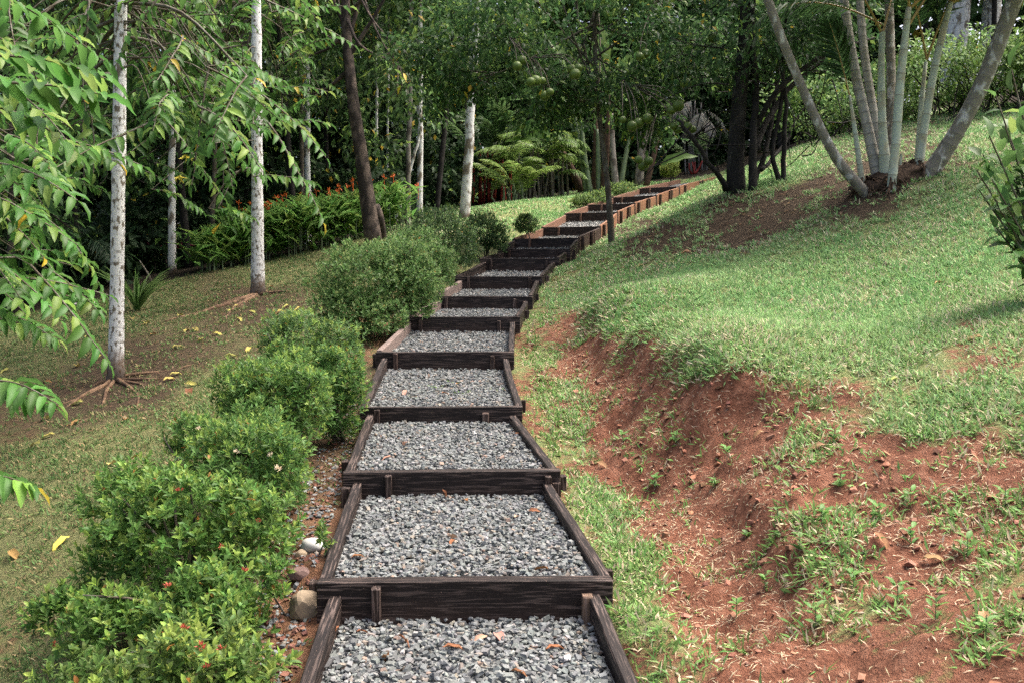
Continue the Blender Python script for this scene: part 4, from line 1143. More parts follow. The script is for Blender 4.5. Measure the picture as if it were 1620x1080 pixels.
slim('bright white trunk rising behind the green bed right of the spotted trunk', 487, 400, 486, 120, 24, .072)
slim('thin greyish trunk close behind the bright white trunk', 478, 398, 477, 160, 25, .06, 'bark_thin')
slim('thin white stem just right of the leaning brown trunk', 596, 340, 596, 120, 28, .042)
slim('thinnest white stem, between the leaning trunk and the grey twin', 612, 335, 614, 140, 29, .034)
slim('half dark grey trunk with lichen beside the leaning pole', 645, 362, 648, 150, 22, .058, 'bark_grey')
slim('white trunk immediately right of the half dark trunk', 664, 345, 665, 150, 24.5, .074)
slim('thick pale cracked trunk rising behind the dark clipped shrubs', 735, 338, 746, 160, 22, .112)
slim('thin bare pole leaning behind the half dark trunk', 624, 335, 668, 200, 23.5, .04, 'bark_white2', False)
slim('tall dark straight trunk in the shade far left', 20, 470, 12, 100, 15.5, .055, 'bark_dark')

# --- citrus tree with green fruit beside the steps
b5 = hit(968, 388); D5 = b5[1]
cs = np.vstack([ell(P(920, 40, D5 - .2), (2.3, 1.6, 1.2), 60), ell(P(1080, 90, D5), (.9, .9, .75), 14), ell(P(740, 70, D5 - .4), (1.0, .9, .8), 16), ell(P(920, 150, D5 + .9), (1.3, .5, .45), 14), ell(P(1030, 175, D5), (.55, .6, .45), 10), ell(P(840, 150, D5), (.65, .6, .5), 10), ell(P(690, 120, D5), (.7, .6, .6), 8), ell(P(900, -120, D5), (2.4, 2.0, 1.0), 26)])
cit = crown_tree('citrus_tree', 'thin trunked citrus tree with green fruit overhanging the upper steps', b5, [b5 - np.array([0, 0, .05]), P(962, 300, D5), P(950, 200, D5), P(943, 120, D5), P(940, 20, D5)], [.062, .05, .045, .042, .03], 'bark_thin', cs, np.full(len(cs), .5), 100, .125, .06, (.046, .105, .032), None, 300, LF4, 20, .13, .004, .6, hang=.35)
FR = [(1010, 195), (1024, 188), (1000, 200), (1073, 168), (1062, 175), (1066, 200), (1080, 195), (1072, 205), (1088, 200), (1010, 253), (1026, 255), (1018, 263), (848, 128), (858, 128), (840, 130), (862, 152), (870, 146), (905, 110), (915, 108), (910, 118), (1012, 90), (1022, 85), (1128, 60), (1085, 132), (985, 190), (818, 105), (826, 96), (1095, 205)]
bm = bmesh.new(); bmesh.ops.create_icosphere(bm, subdivisions=2, radius=1)
fv = np.array([v.co[:] for v in bm.verts]); ff = np.array([[v.index for v in f.verts] for f in bm.faces]); bm.free()
fv = fv * np.array([1, 1, .95]); fv[:, 2] -= .06 * (fv[:, 2] > .93)
fme = mesh_data('fruit', fv, [ff], M['fruit'], None, True)
stk_ = []
for (px, py) in FR:
    o = bpy.data.objects.new('fruit', fme); COL.objects.link(o); o.parent = cit
    q = P(px, py, D5 - 1.55 - .6 * R()) - wloc(cit); o.location = q; s_ = .058 + .034 * R(); o.scale = (s_, s_, s_); o.rotation_euler = (R(), R(), R() * 6)
    w0 = q + wloc(cit) + np.array([0, 0, s_ * .9]); up_ = cs[cs[:, 2] > w0[2] + .1]; w1 = up_[np.argmin(((up_ - w0) ** 2).sum(1))]
    stk_.append(tube(spline([w0, w0 * .7 + w1 * .3 + np.array([0, 0, .12]), w1], 7), np.linspace(.004, .012, 7), 4, False))
V, ch = join(stk_); mobj('fruit_stalks', V, ch, M['bark_thin'], cit, None, True)['kind'] = 'stuff'

# --- dark many stemmed tree right of the steps
b6 = hit(1166, 303); D6 = b6[1]
root = thing('dark_tree', b6, 'dark many stemmed tree casting shade right of the upper steps', 'tree')
def stemline(pts, rad, nm='trunk', mat='bark_dark', w=.03): 
    return trunk_part(root, [P(*p) for p in pts], rad, mat, 9, nm, 18, w)
stemline([(1165, 312, D6), (1166, 230, D6), (1172, 140, D6), (1180, 40, D6), (1180, -120, D6)], [.15, .122, .11, .09, .05])
stemline([(1192, 310, D6 - .2), (1192, 230, D6 - .2), (1196, 150, D6), (1190, 60, D6), (1200, -80, D6)], [.07, .056, .052, .045, .03])
stemline([(1150, 300, D6 - .1), (1122, 260, D6 - .3), (1090, 215, D6 - .4), (1075, 190, D6 - .4)], [.045, .035, .03, .02], 'limb')
stemline([(1195, 240, D6), (1215, 190, D6 + .3), (1260, 130, D6 + .5), (1330, 70, D6 + .6)], [.055, .045, .04, .025], 'limb')
stemline([(1190, 215, D6), (1225, 150, D6 - .2), (1300, 90, D6 - .2), (1380, 60, D6)], [.045, .04, .03, .02], 'limb')
stemline([(1182, 305, D6 + .3), (1205, 260, D6 + .4), (1222, 180, D6 + .6), (1235, 90, D6 + .6)], [.045, .04, .035, .025], 'limb')
stemline([(1205, 270, D6 + .2), (1230, 240, D6 + .6), (1250, 215, D6 + .9)], [.03, .025, .02], 'limb')
tw = []
for _ in range(70):
    a = P(1060 + 260 * R(), 60 + 190 * R(), D6 - .8 + 2 * R()); e = a + rng.normal(size=3) * np.array([.5, .4, .45]); tw.append(tube(spline([a, (a + e) / 2 + .08 * rng.normal(size=3), e], 6), np.linspace(.012, .004, 6), 4, False))
V, ch = join(tw); mobj('twigs', V, ch, M['bark_dark'], root, None, True)['kind'] = 'stuff'
cs = np.vstack([ell(P(1180, 0, D6), (1.7, 1.6, 1.2), 44), ell(P(1290, 60, D6 + .5), (.9, .9, .7), 14), ell(P(1100, 60, D6 + .3), (.6, .8, .7), 10), ell(P(1200, -180, D6), (2.4, 2.2, 1.5), 40), ell(P(1330, 20, D6 + 1), (.8, .8, .7), 10)])
Pn, o_, k_ = clumps(cs, np.full(len(cs), .5), 60); n = len(Pn)
foliage(root, LF4, Pn, nrm(o_ + rdir(n) + np.array([0, 0, -.4])), nrm(np.array([0, 0, 1.0]) + .5 * rdir(n)), .12 * (.7 + .6 * R(n)), .052, leafcols(n, (.03, .072, .024), .06), M['leaf'], M['leaf1'], 150, rest='crown', minpx=9)
root = thing('twin_stem_tree', hit(1238, 288), 'thin dark twin stems right of the dark many stemmed tree', 'tree')
D7 = hit(1238, 288)[1]
stemline([(1236, 292, D7), (1222, 240, D7), (1232, 180, D7), (1240, 100, D7), (1250, -20, D7)], [.04, .034, .03, .026, .02])
stemline([(1240, 290, D7), (1243, 220, D7), (1243, 150, D7), (1238, 60, D7)], [.04, .034, .03, .02])
cs = ell(P(1250, 10, D7), (1.0, 1.0, .9), 18); Pn, o_, k_ = clumps(cs, np.full(len(cs), .5), 60); n = len(Pn)
foliage(root, DIA, Pn, nrm(o_ + rdir(n) + np.array([0, 0, -.4])), nrm(np.array([0, 0, 1.0]) + .5 * rdir(n)), .13, .055, leafcols(n, (.035, .08, .026), .08), M['leaf'], M['leaf1'], 0, rest='crown')

# ------------------------------------------------------------------ palms
def frond_geo(b0, d0, length, droop, lfL, nl=34, vee=.5, sag=.5, wd=.028):
    k = 10; pts = [b0]; d_ = nrm(np.asarray(d0, float))
    for s_ in range(k): d_ = nrm(d_ + np.array([0, 0, -droop / k * (s_ / k * 1.6 + .3)])); pts.append(pts[-1] + d_ * length / k)
    pts = np.array(pts); rach = tube(pts, np.linspace(.013, .003, k + 1) * (length / 2 + .3), 5, False)
    s = np.repeat(np.linspace(.25, 1, nl), 2); sg = np.tile([1.0, -1.0], nl)[:, None]; m = 2 * nl
    q = np.stack([np.interp(s * k, np.arange(k + 1), pts[:, a]) for a in range(3)], -1); g_ = np.gradient(pts, axis=0)
    tn = nrm(np.stack([np.interp(s * k, np.arange(k + 1), g_[:, a]) for a in range(3)], -1))
    side = nrm(np.cross(tn, [0, 0, 1.0])); upv = np.cross(side, tn)
    D = nrm(side * sg * .8 + tn * (.45 + .5 * s[:, None]) + upv * vee * .35 + np.array([0, 0, -sag * .35]) + .07 * rng.normal(size=(m, 3)))
    L = lfL * np.sin(np.pi * np.clip(.16 + .78 * (s - .25) / .75, 0, 1)) * (.9 + .2 * R(m)); N = nrm(upv + .2 * rng.normal(size=(m, 3)))
    return rach, (q, D, N, L)
def palm_fronds(root, lst, lfL, col, wd=.026, nl=34, pet='petiole', mat='leaf', T=STRAP):
    for (b0, d0, ln, dr) in lst:
        rach, (q, D, N, L) = frond_geo(np.asarray(b0, float), d0, ln, dr, lfL, nl)
        o = mobj('frond', rach[0], rach[1], M[pet], root, None, True)
        V, Fc, Cv = leaf_mesh(T, q, D, N, L, wd, jit(col, len(q), .3, .1)); l = mobj('leaflets', V, [Fc], M[mat], o, Cv, True); l['kind'] = 'stuff'

def ring_stem(root, pts, rad, mat, ring=.14, n=12):
    p0 = spline(pts, 60); ln = np.concatenate([[0], np.cumsum(np.linalg.norm(np.diff(p0, axis=0), axis=1))]); tot = ln[-1]
    ss, rr, cc = [], [], []
    s = 0.0
    while s < tot:
        h = ring * (.8 + .4 * R())
        for (a, g_, c) in ((0, 1.03, .8 if mat != 'stem_mossy' else .45), (.006, 1.025, .6 if mat != 'stem_mossy' else .3), (.013, 1.0, .05), (.5 * h, .99, 0), (h - .006, 1.012, .1)):
            if s + a < tot: ss.append(s + a); rr.append(g_); cc.append(c)
        s += h
    ss = np.array(ss); p = np.stack([np.interp(ss, ln, p0[:, a]) for a in range(3)], -1); r = np.interp(ss / tot, np.linspace(0, 1, len(rad)), rad) * np.array(rr)
    V, ch = tube(p, r, n); col = np.repeat(np.array(cc), n)[:, None] * np.ones(3)
    return mobj('stem', V, ch, M[mat], root, col, True)

b8 = hit(1420, 285); D8 = b8[1]; K8 = D8 / 11.5; print('palm distance', D8, 'trees', D1, D2, D4, D5, D6)
pal = thing('palm_clump', b8, 'clump of ringed palm stems fanning out from one root mass on the upper lawn', 'palm')
FEET = []
def st_(pts, rad, mat, ring=.13):
    q = [P(x, y, D8 + dd * K8) for x, y, dd in pts]; dn = nrm(q[0] - q[1]); ext = .0
    while q[0][2] + dn[2] * ext > gz(q[0][0] + dn[0] * ext, q[0][1] + dn[1] * ext) - .06 and ext < .7: ext += .02
    q[0] = q[0] + dn * ext; FEET.append(q[0])
    return ring_stem(pal, q, np.array(rad) * K8 * (.9 if pts[0][0] > 1470 else .68), mat, ring * K8)
st_([(1358, 292, -.1), (1320, 245, -.15), (1265, 130, -.25), (1215, 0, -.4), (1185, -130, -.5)], [.10, .08, .075, .073, .068], 'stem_mossy', .17)
st_([(1361, 268, .1), (1355, 225, .1), (1347, 170, .1), (1344, 150, .1)], [.062, .05, .04, .022], 'stem_pale', .2)
st_([(1386, 268, .2), (1372, 200, .25), (1352, 110, .3), (1335, 0, .4), (1325, -130, .5)], [.11, .09, .085, .08, .07], 'stem_grey', .13)
st_([(1394, 246, .6), (1384, 190, .7), (1368, 90, .8), (1360, 0, .9), (1352, -120, 1)], [.10, .08, .075, .07, .06], 'stem_grey', .14)
st_([(1400, 254, .1), (1396, 200, .1), (1394, 110, .1), (1396, 50, .1)], [.13, .075, .065, .05], 'stem_pale', .34)
st_([(1410, 240, .7), (1410, 150, .8), (1408, 50, .9), (1404, -60, 1)], [.09, .085, .08, .075], 'stem_mossy', .14)
st_([(1413, 270, -.25), (1418, 215, -.25), (1424, 130, -.25), (1432, 60, -.25), (1438, 10, -.25)], [.085, .072, .078, .07, .045], 'stem_pale', .3)
st_([(1424, 268, .1), (1426, 235, .1)], [.03, .02], 'stem_pale', .2)
st_([(1452, 258, .2), (1455, 200, .25), (1462, 120, .3), (1466, 90, .3)], [.07, .05, .045, .03], 'stem_pale', .3)
st_([(1456, 246, .1), (1464, 190, .1), (1478, 110, .1), (1492, 50, .1), (1505, 0, .1)], [.085, .072, .07, .062, .045], 'stem_pale', .26)
st_([(1472, 272, -.1), (1510, 215, -.2), (1555, 130, -.35), (1598, 20, -.5), (1650, -120, -.7)], [.12, .10, .098, .095, .085], 'stem_mossy', .17)
def fr_(px, py, dd, dx, dy, dz, ln, dr): return (P(px, py, D8 + dd), (dx, dy, dz), ln, dr)
palm_fronds(pal, [fr_(1396, 55, .1, -.55, -.3, .8, 1.9, 1.0), fr_(1396, 55, .1, .35, .4, 1, 1.9, 1.0), fr_(1438, 15, -.25, .75, -.3, .75, 2.0, 1.1), fr_(1438, 15, -.25, -.2, -.3, 1, 2.0, 1.0), fr_(1438, 40, -.25, .5, .2, .8, 1.9, 1.2),
                  fr_(1466, 95, .3, .25, -.2, 1, 1.7, .9), fr_(1466, 95, .3, -.35, -.3, 1, 1.7, .9), fr_(1505, 5, .1, .6, -.4, .6, 2.0, 1.5), fr_(1505, 5, .1, .9, .1, .45, 2.0, 1.4), fr_(1505, 5, .1, -.1, -.2, 1, 1.8, 1.2), fr_(1344, 152, .1, -.3, -.1, 1, .9, .3),
                  fr_(1396, 40, .1, -.8, .1, .5, 1.7, 1.4), fr_(1432, 0, -.2, .1, -.8, .6, 1.8, 1.5), fr_(1400, -25, -.1, -.35, -.5, .5, 1.5, 2.2), fr_(1440, -30, -.4, -.6, -.6, .5, 1.6, 1.9), fr_(1505, -20, -.1, .45, -.6, .45, 1.6, 1.9), fr_(1510, -40, 0, .9, -.3, .1, 1.9, 2.2), fr_(1365, -60, .3, -.2, -.5, .5, 1.6, 1.8), fr_(1335, -50, .2, .3, -.6, .4, 1.6, 1.6), fr_(1470, -50, .2, .2, -.7, .6, 1.5, 1.9)], .42, (.035, .08, .026), .03, 40)
tops = [P(1185, -130, D8 - .5), P(1325, -130, D8 + .5), P(1352, -120, D8 + 1), P(1404, -60, D8 + 1), P(1650, -120, D8 - .7)]
palm_fronds(pal, [(t_, (math.cos(a + k), math.sin(a + k), .7), 2.0, 1.5) for k, t_ in enumerate(tops) for a in (0, 1.25, 2.5, 3.8, 5.0)], .42, (.035, .08, .026), .03, 30)
# root mass
pr_ = []
for ft in FEET:
    for _ in range(16):
        a = R() * 6.28; r1 = .10 + .2 * R(); hgt = .05 + .13 * R()
        t_ = ft + np.array([math.cos(a) * .05, math.sin(a) * .05, 0]); t_[2] = float(gz(t_[0], t_[1])) + hgt
        q2 = ft + np.array([math.cos(a) * r1, math.sin(a) * r1, 0]); q2[2] = float(gz(q2[0], q2[1])) - .012
        md = (t_ + q2) / 2 + np.array([rng.normal() * .02, rng.normal() * .02, .025 * R()])
        pr_.append(tube(spline([t_, md, q2], 6), np.linspace(.014, .006, 6) * (.6 + .7 * R()), 5, False))
c8 = np.mean(FEET, 0); c8[2] = float(gz(c8[0], c8[1]))
bm = bmesh.new(); bmesh.ops.create_icosphere(bm, subdivisions=4, radius=1)
hv = np.array([v.co[:] for v in bm.verts]); hf = np.array([[v.index for v in f.verts] for f in bm.faces]); bm.free()
mo = hv * np.array([.5, .34, .13]) * (1 + .55 * fbm(hv[:, 0] * 3, hv[:, 1] * 3, hv[:, 2] * 3, 4, 5))[:, None]
mo[:, 2] += gz(c8[0] + mo[:, 0], c8[1] + mo[:, 1]) + .015; mo[:, 0] += c8[0]; mo[:, 1] += c8[1]
V, ch = join(pr_ + [(mo, [hf])]); mobj('root_mass', V, ch, M['root_mass'], pal, None, True)

def small_palm(name, label, px, py, d, specs, lfL, col, stem=None, wd=.03, group=None, pet='petiole_green', nl=26, mat='leaf'):
    b0 = P(px, py, d); g_ = float(gz(b0[0], b0[1])); b0[2] = g_ if abs(g_ - b0[2]) < 1.2 else b0[2]
    root = thing(name, b0, label, 'palm', group)
    lst = []
    for (dx, dz0, h, ax, ay, az, ln, dr) in specs:
        s0 = b0 + np.array([dx, .1 * rng.normal(), -.03]); s1 = s0 + np.array([.08 * rng.normal(), .05 * rng.normal(), h])
        if h > .15: trunk_part(root, [s0, (s0 + s1) / 2 + .02 * rng.normal(size=3), s1], [.04, .034, .03], stem or 'petiole_green', 7, 'stem', 8)
        lst.append((s1, (ax, ay, az), ln, dr))
    palm_fronds(root, lst, lfL, col, wd, nl, pet, mat)
    return root
def fan(n, h, ln, dr, spread=.9, hs=.3, az=.8, dx=.35):
    return [(rng.normal() * dx, 0, max(.02, h + hs * rng.normal()), math.cos(a) * spread, math.sin(a) * spread * .7, az, ln * (.8 + .4 * R()), dr) for a in np.linspace(0, 6.28, n, endpoint=False) + R()]
small_palm('feather_palm', 'bright feathery palm clump behind the lawn left of the brown sheathed plant', 835, 312, 28.5, fan(16, .9, 1.6, 1.5, .8, .4), .42, (.13, .21, .045), 'bark_thin', .04, 'feather palms behind the lawn')
small_palm('feather_palm', 'yellow green young palm next to the red stemmed palm', 815, 318, 27.5, fan(12, .3, 1.2, 1.2, .7, .2, 1.0, .3), .35, (.15, .23, .05), 'petiole_green', .035, 'feather palms behind the lawn')
small_palm('feather_palm', 'tall feathery palm nearest the brown sheathed plant', 868, 308, 29, fan(12, 1.3, 1.5, 1.6, .9, .3, .6, .3), .4, (.11, .19, .05), 'bark_thin', .04, 'feather palms behind the lawn')
small_palm('red_stem_palm', 'slim palm clump with bright red stems in the shade', 782, 322, 29.5, fan(16, 1.4, 1.4, 1.0, .5, .35, 1.1, .38), .4, (.05, .10, .03), 'red_stem', .045)
small_palm('young_palm', 'young palm with red base near the top of the steps', 1097, 272, 33, [(0, 0, .42, -.7, -.2, .8, 1.1, .5), (0, 0, .42, .6, -.2, .9, 1.1, .5), (.02, 0, .45, .1, -.5, 1, 1.1, .6), (0, 0, .45, -.3, .3, 1, 1.0, .5)], .34, (.14, .22, .10), 'red_stem', .05)
small_palm('dead_frond_palm', 'palm skirt of silvery dead fronds behind the dark tree', 1085, 262, 36, [(.1 * k, 0, 2.2 + .2 * k % .7, math.cos(k * 1.3), math.sin(k * 1.3) * .5 - .4, -.2, 1.5, 1.6) for k in range(9)], .45, (.34, .32, .28), 'bark_grey', .06, None, 'petiole_green', 22, 'leafdull')
small_palm('dark_palm', 'dark drooping palm frond behind the tuft plant on the left', 120, 470, 19, [(0, 0, .9, .6, -.4, .3, 1.5, 1.6), (.1, 0, .8, -.4, -.5, .5, 1.4, 1.4), (0, 0, 1, .2, -.7, .5, 1.4, 1.5)], .4, (.03, .065, .035), 'bark_dark', .04)

# tall sheathed plant with a fan of stout leaf stalks
tb = P(925, 312, 29); tb[2] = float(gz(tb[0], tb[1]))
tp_ = thing('travellers_plant', tb, 'tall fan of stout leaf stalks with brown sheaths behind the upper steps', 'plant')
def stalk(x0, y0, x1, y1, r, mat, nm, d=29, d1=None):
    a, b_ = P(x0, y0, d), P(x1, y1, d1 or d); mid = (a + b_) / 2 + np.array([.06, 0, 0]) * rng.normal(); trunk_part(tp_, [a, mid, b_], [r * 1.25, r, r * .5], mat, 8, nm, 12)
for (x0, y0, x1, y1, r, mat) in [(928, 310, 880, 222, .17, 'sheath'), (930, 308, 905, 160, .12, 'petiole_green'), (935, 306, 918, 150, .11, 'petiole_green'), (940, 306, 940, 140, .13, 'sheath'), (948, 304, 945, 205, .11, 'petiole_green'), (955, 306, 965, 150, .14, 'sheath'), (975, 300, 968, 180, .13, 'bark_grey'), (980, 300, 1000, 195, .10, 'petiole_green'), (1010, 292, 1030, 120, .16, 'bark_grey'), (1022, 290, 1045, 200, .11, 'sheath')]:
    stalk(x0, y0 + 6, x1, y1, r * .72, mat, 'leaf_stalk', 29 + R())
bl = []
for (x0, y0, dx, dz, L_) in [(905, 165, -1, .2, 2.0), (880, 222, -1, .1, 1.5), (918, 150, -.4, .9, 1.8), (940, 140, .2, 1, 1.8), (1000, 195, .8, .5, 1.5), (870, 190, -.8, -.3, 1.2), (1045, 262, .9, .35, 1.1), (965, 150, .5, .8, 1.7)]:
    nn = 1; V, Fc, Cv = leaf_mesh(LFX, P(x0, y0, 28.6)[None], np.array([[dx, -.3, dz]]), np.array([[.2, -.8, .6]]), L_, L_ * .32, jit((.11, .20, .045), 1, .2, .1)); mobj('leaf_blade', V, [Fc], M['leaf'], tp_, Cv, True)

HEL = ['at the low tip of the long bed, no flowers', 'second from the low tip of the long bed', 'immediately left of the spotted white trunk', 'immediately right of the spotted white trunk, front row', 'third from the spotted trunk in the front row',
       'in front of the bright white trunk', 'in the front row right of the bright white trunk', 'touching the leaning brown trunk on its left', 'in the back row left of the bright white trunk', 'in the back row behind the bright white trunk', 'in the back row behind the spotted white trunk', 'right of the leaning brown trunk behind the stump']
# ------------------------------------------------------------------ heliconia bed, cordylines, tuft
for k, (px, py, d) in enumerate([(335, 428, 18.6), (362, 426, 18.9), (392, 420, 19.2), (430, 412, 19.4), (462, 408, 19.6), (495, 402, 19.9), (528, 396, 20.2), (560, 390, 20.6), (450, 404, 21), (520, 392, 21.6), (400, 412, 20.6), (618, 376, 20.8)]):
    b0 = P(px, py, d); b0[2] = float(gz(b0[0], b0[1])); root = thing('heliconia', b0, 'lance leaved heliconia ' + HEL[k], 'plant', 'heliconias in the long bed')
    hgt = .75 if k < 2 else 1.0; m = 170
    o2 = rng.normal(size=(m, 2)) * np.array([.26, .24]); hh = R(m) ** .7
    Pn = np.stack([b0[0] + o2[:, 0], b0[1] + o2[:, 1], b0[2] + hh * hgt * .85], -1)
    az = R(m) * 6.28; D = nrm(np.stack([np.cos(az) * .8, np.sin(az) * .8 - .15, .25 + .7 * R(m)], -1)); N = nrm(np.array([0, 0, 1.0]) + .3 * rdir(m))
    foliage(root, LF4, Pn, D, N, .36 + .2 * R(m), .075 + .03 * R(m), leafcols(m, (.11, .24, .05), .2), M['leaf'], M['leaf1'], 22, minpx=14)
    tw = [tube(np.array([[Pn[a][0], Pn[a][1], b0[2] - .02], Pn[a]]), [.012, .008], 4, False) for a in range(0, m, 14)]
    V, ch = join(tw); mobj('stalks', V, ch, M['petiole_green'], root)['kind'] = 'stuff'
    for _ in range(0 if k < 2 else 4):
        q = b0 + np.array([rng.normal() * .28, .1 + .2 * R(), hgt * (1.0 + .25 * R())]); nf = 6; dv = nrm(rdir(nf) * .7 + np.array([0, 0, .6]))
        V, Fc, _ = leaf_mesh(DIA, np.repeat(q[None], nf, 0), dv, rdir(nf), .10, .03, (1, 1, 1)); s_ = tube(np.array([q - [0, 0, .3], q]), .006, 4, False)
        V, ch = join([(V, [Fc]), s_]); mobj('flower', V, ch, M['orange_flower'], root)

def tuft(name, label, b0, n, L0, W0, col, up=.9, cat='plant', group=None, mat='leaf', nparts=0):
    root = thing(name, b0, label, cat, group)
    az = R(n) * 6.28; D = nrm(np.stack([np.cos(az) * .5, np.sin(az) * .5, up * (.5 + R(n))], -1)); N = nrm(np.array([0, 0, 1.0]) - D * .8 + .1 * rdir(n))
    Pn = b0 + np.stack([np.cos(az) * .03, np.sin(az) * .03, np.zeros(n) - .01], -1)
    foliage(root, STRAP, Pn, D, N, L0 * (.6 + .5 * R(n)), W0, jit(col, n, .3, .1), M[mat], M['leaf1'], nparts, minpx=10)
    return root
tuft('strap_plant', 'tuft of upright strap leaves behind the nearest white trunk', hit(217, 492), 46, .78, .032, (.10, .19, .05), 1.5, nparts=46)
for k, (px, py, d, w) in enumerate([(245, 415, 21, 'left'), (262, 408, 22, 'mid'), (300, 412, 21.5, 'right'), (232, 400, 22.5, 'far')]):
    b0 = P(px, py + 12, d); b0[2] = min(b0[2], float(gz(b0[0], b0[1])) + .3)
    r_ = tuft('cordyline', 'dark magenta leaved cordyline in the shade, ' + {'left': 'left of the slender pale trunk', 'mid': 'just left of the slender pale trunk', 'right': 'right of the slender pale trunk', 'far': 'deepest behind the slender pale trunk'}[w], b0 + np.array([0, 0, .35]), 40, .42, .07, (.10, .012, .03), .7, 'plant', 'magenta cordylines')
    trunk_part(r_, [b0 - np.array([0, 0, .1]), b0 + np.array([0.01, 0, .2]), b0 + np.array([0, 0, .4])], [.02, .018, .015], 'bark_thin', 6, 'stem', 6)

# ------------------------------------------------------------------ leafy shrub at the right edge
b9 = hit(1630, 440); D9 = min(b9[1], 7.2); b9 = gp(P(1640, 440, 6.3)[0], 6.3)
root = thing('leafy_shrub', b9, 'glossy big leaved shrub cut off by the right edge', 'shrub')
Ps, Ds = [], []
for k, (x1, y1) in enumerate([(1575, 150), (1590, 200), (1555, 245), (1600, 110), (1612, 160), (1545, 270), (1600, 280), (1580, 330), (1620, 240), (1632, 130), (1630, 300), (1600, 370), (1612, 400), (1650, 200), (1640, 60), (1670, 120), (1565, 215), (1548, 300), (1590, 250), (1570, 285), (1600, 225), (1585, 180), (1620, 340), (1575, 360)]):
    e = P(x1, y1, 5.9 + .6 * R()); p_ = spline([b9, (b9 + e) / 2 + np.array([.10, 0, -.06]), e], 13); V, ch = tube(p_, np.linspace(.016, .004, 13), 5, False); mobj('stem', V, ch, M['bark_thin'], root, None, True)
    for s_ in np.linspace(.4, 1, 14):
        i_ = int(s_ * 12); Ps.append(p_[i_] + .012 * rng.normal(size=3)); Ds.append(nrm(p_[min(i_ + 1, 12)] - p_[max(i_ - 1, 0)]) * .6 + rdir(1)[0] * .9 + np.array([0, 0, .1]))
Ps, Ds = np.array(Ps), np.array(Ds); n = len(Ps)
foliage(root, LFO, Ps, nrm(Ds), nrm(np.array([0, -.2, 1.0]) + .45 * rdir(n)), .13 * (.75 + .5 * R(n)), .065, leafcols(n, (.065, .14, .038), .15, .004), M['leaf'], M['leaf1'], 260, minpx=0)

# ------------------------------------------------------------------ hedge bank behind the lawn on the right, forest behind everything
def hedge(label, px, py, d, rx, ry, rz, n, col, leafL=.11):
    c = P(px, py, d); g_ = float(gz(c[0], c[1])); root = thing('hedge_bush', np.array([c[0], c[1], g_]), label, 'hedge', 'overgrown hedge behind the upper lawn')
    c = c + np.array([0, 0, .25]); rz = rz * .75; cs = ell(c, (rx, ry, rz), 26, .5); Pn, o, k = clumps(cs, np.full(26, .42), n // 26); m = len(Pn)
    keep = Pn[:, 2] > gz(Pn[:, 0], Pn[:, 1]) + .05; Pn, o = Pn[keep], o[keep]; m = len(Pn)
    foliage(root, LF4, Pn, nrm(o + rdir(m) + np.array([0, -.3, -.3])), nrm(np.array([0, -.4, 1.0]) + .5 * rdir(m)), leafL * (.7 + .6 * R(m)), leafL * .5, leafcols(m, col, .3, .003), M['leafdull'], M['leaf1'], 0)
    tw = []
    for _ in range(26):
        a = np.array([c[0] + rx * rng.normal() * .6, c[1] - ry * .3 + .3 * R(), 0]); a[2] = float(gz(a[0], a[1])) - .03; e = c + rdir(1)[0] * np.array([rx, ry, rz]) * .8; tw.append(tube(spline([a, (a + e) / 2 + .1 * rng.normal(size=3), e], 6), np.linspace(.016, .006, 6), 4, False))
    V, ch = join(tw); mobj('stems', V, ch, M['bark_dark'], root)['kind'] = 'stuff'
for a in [('hedge seen between the twin stems and the leftmost palm stem', 1290, 190, 20.5, 1.0, .8, .8, 2400, (.09, .175, .045)), ('hedge directly behind the middle of the palm clump', 1385, 170, 19.5, 1.0, .8, .85, 2400, (.08, .16, .042)),
          ('hedge right of the pale palm stems, dark beneath', 1490, 140, 18.6, 1.0, .8, .75, 2600, (.11, .20, .05)), ('hedge behind the thick leaning palm stem', 1570, 125, 17.6, .9, .8, .7, 2400, (.11, .20, .05)), ('hedge at the right edge above the leafy shrub', 1660, 110, 17, .9, .8, .7, 2000, (.09, .16, .045))]:
    hedge('overgrown green ' + a[0], *a[1:])

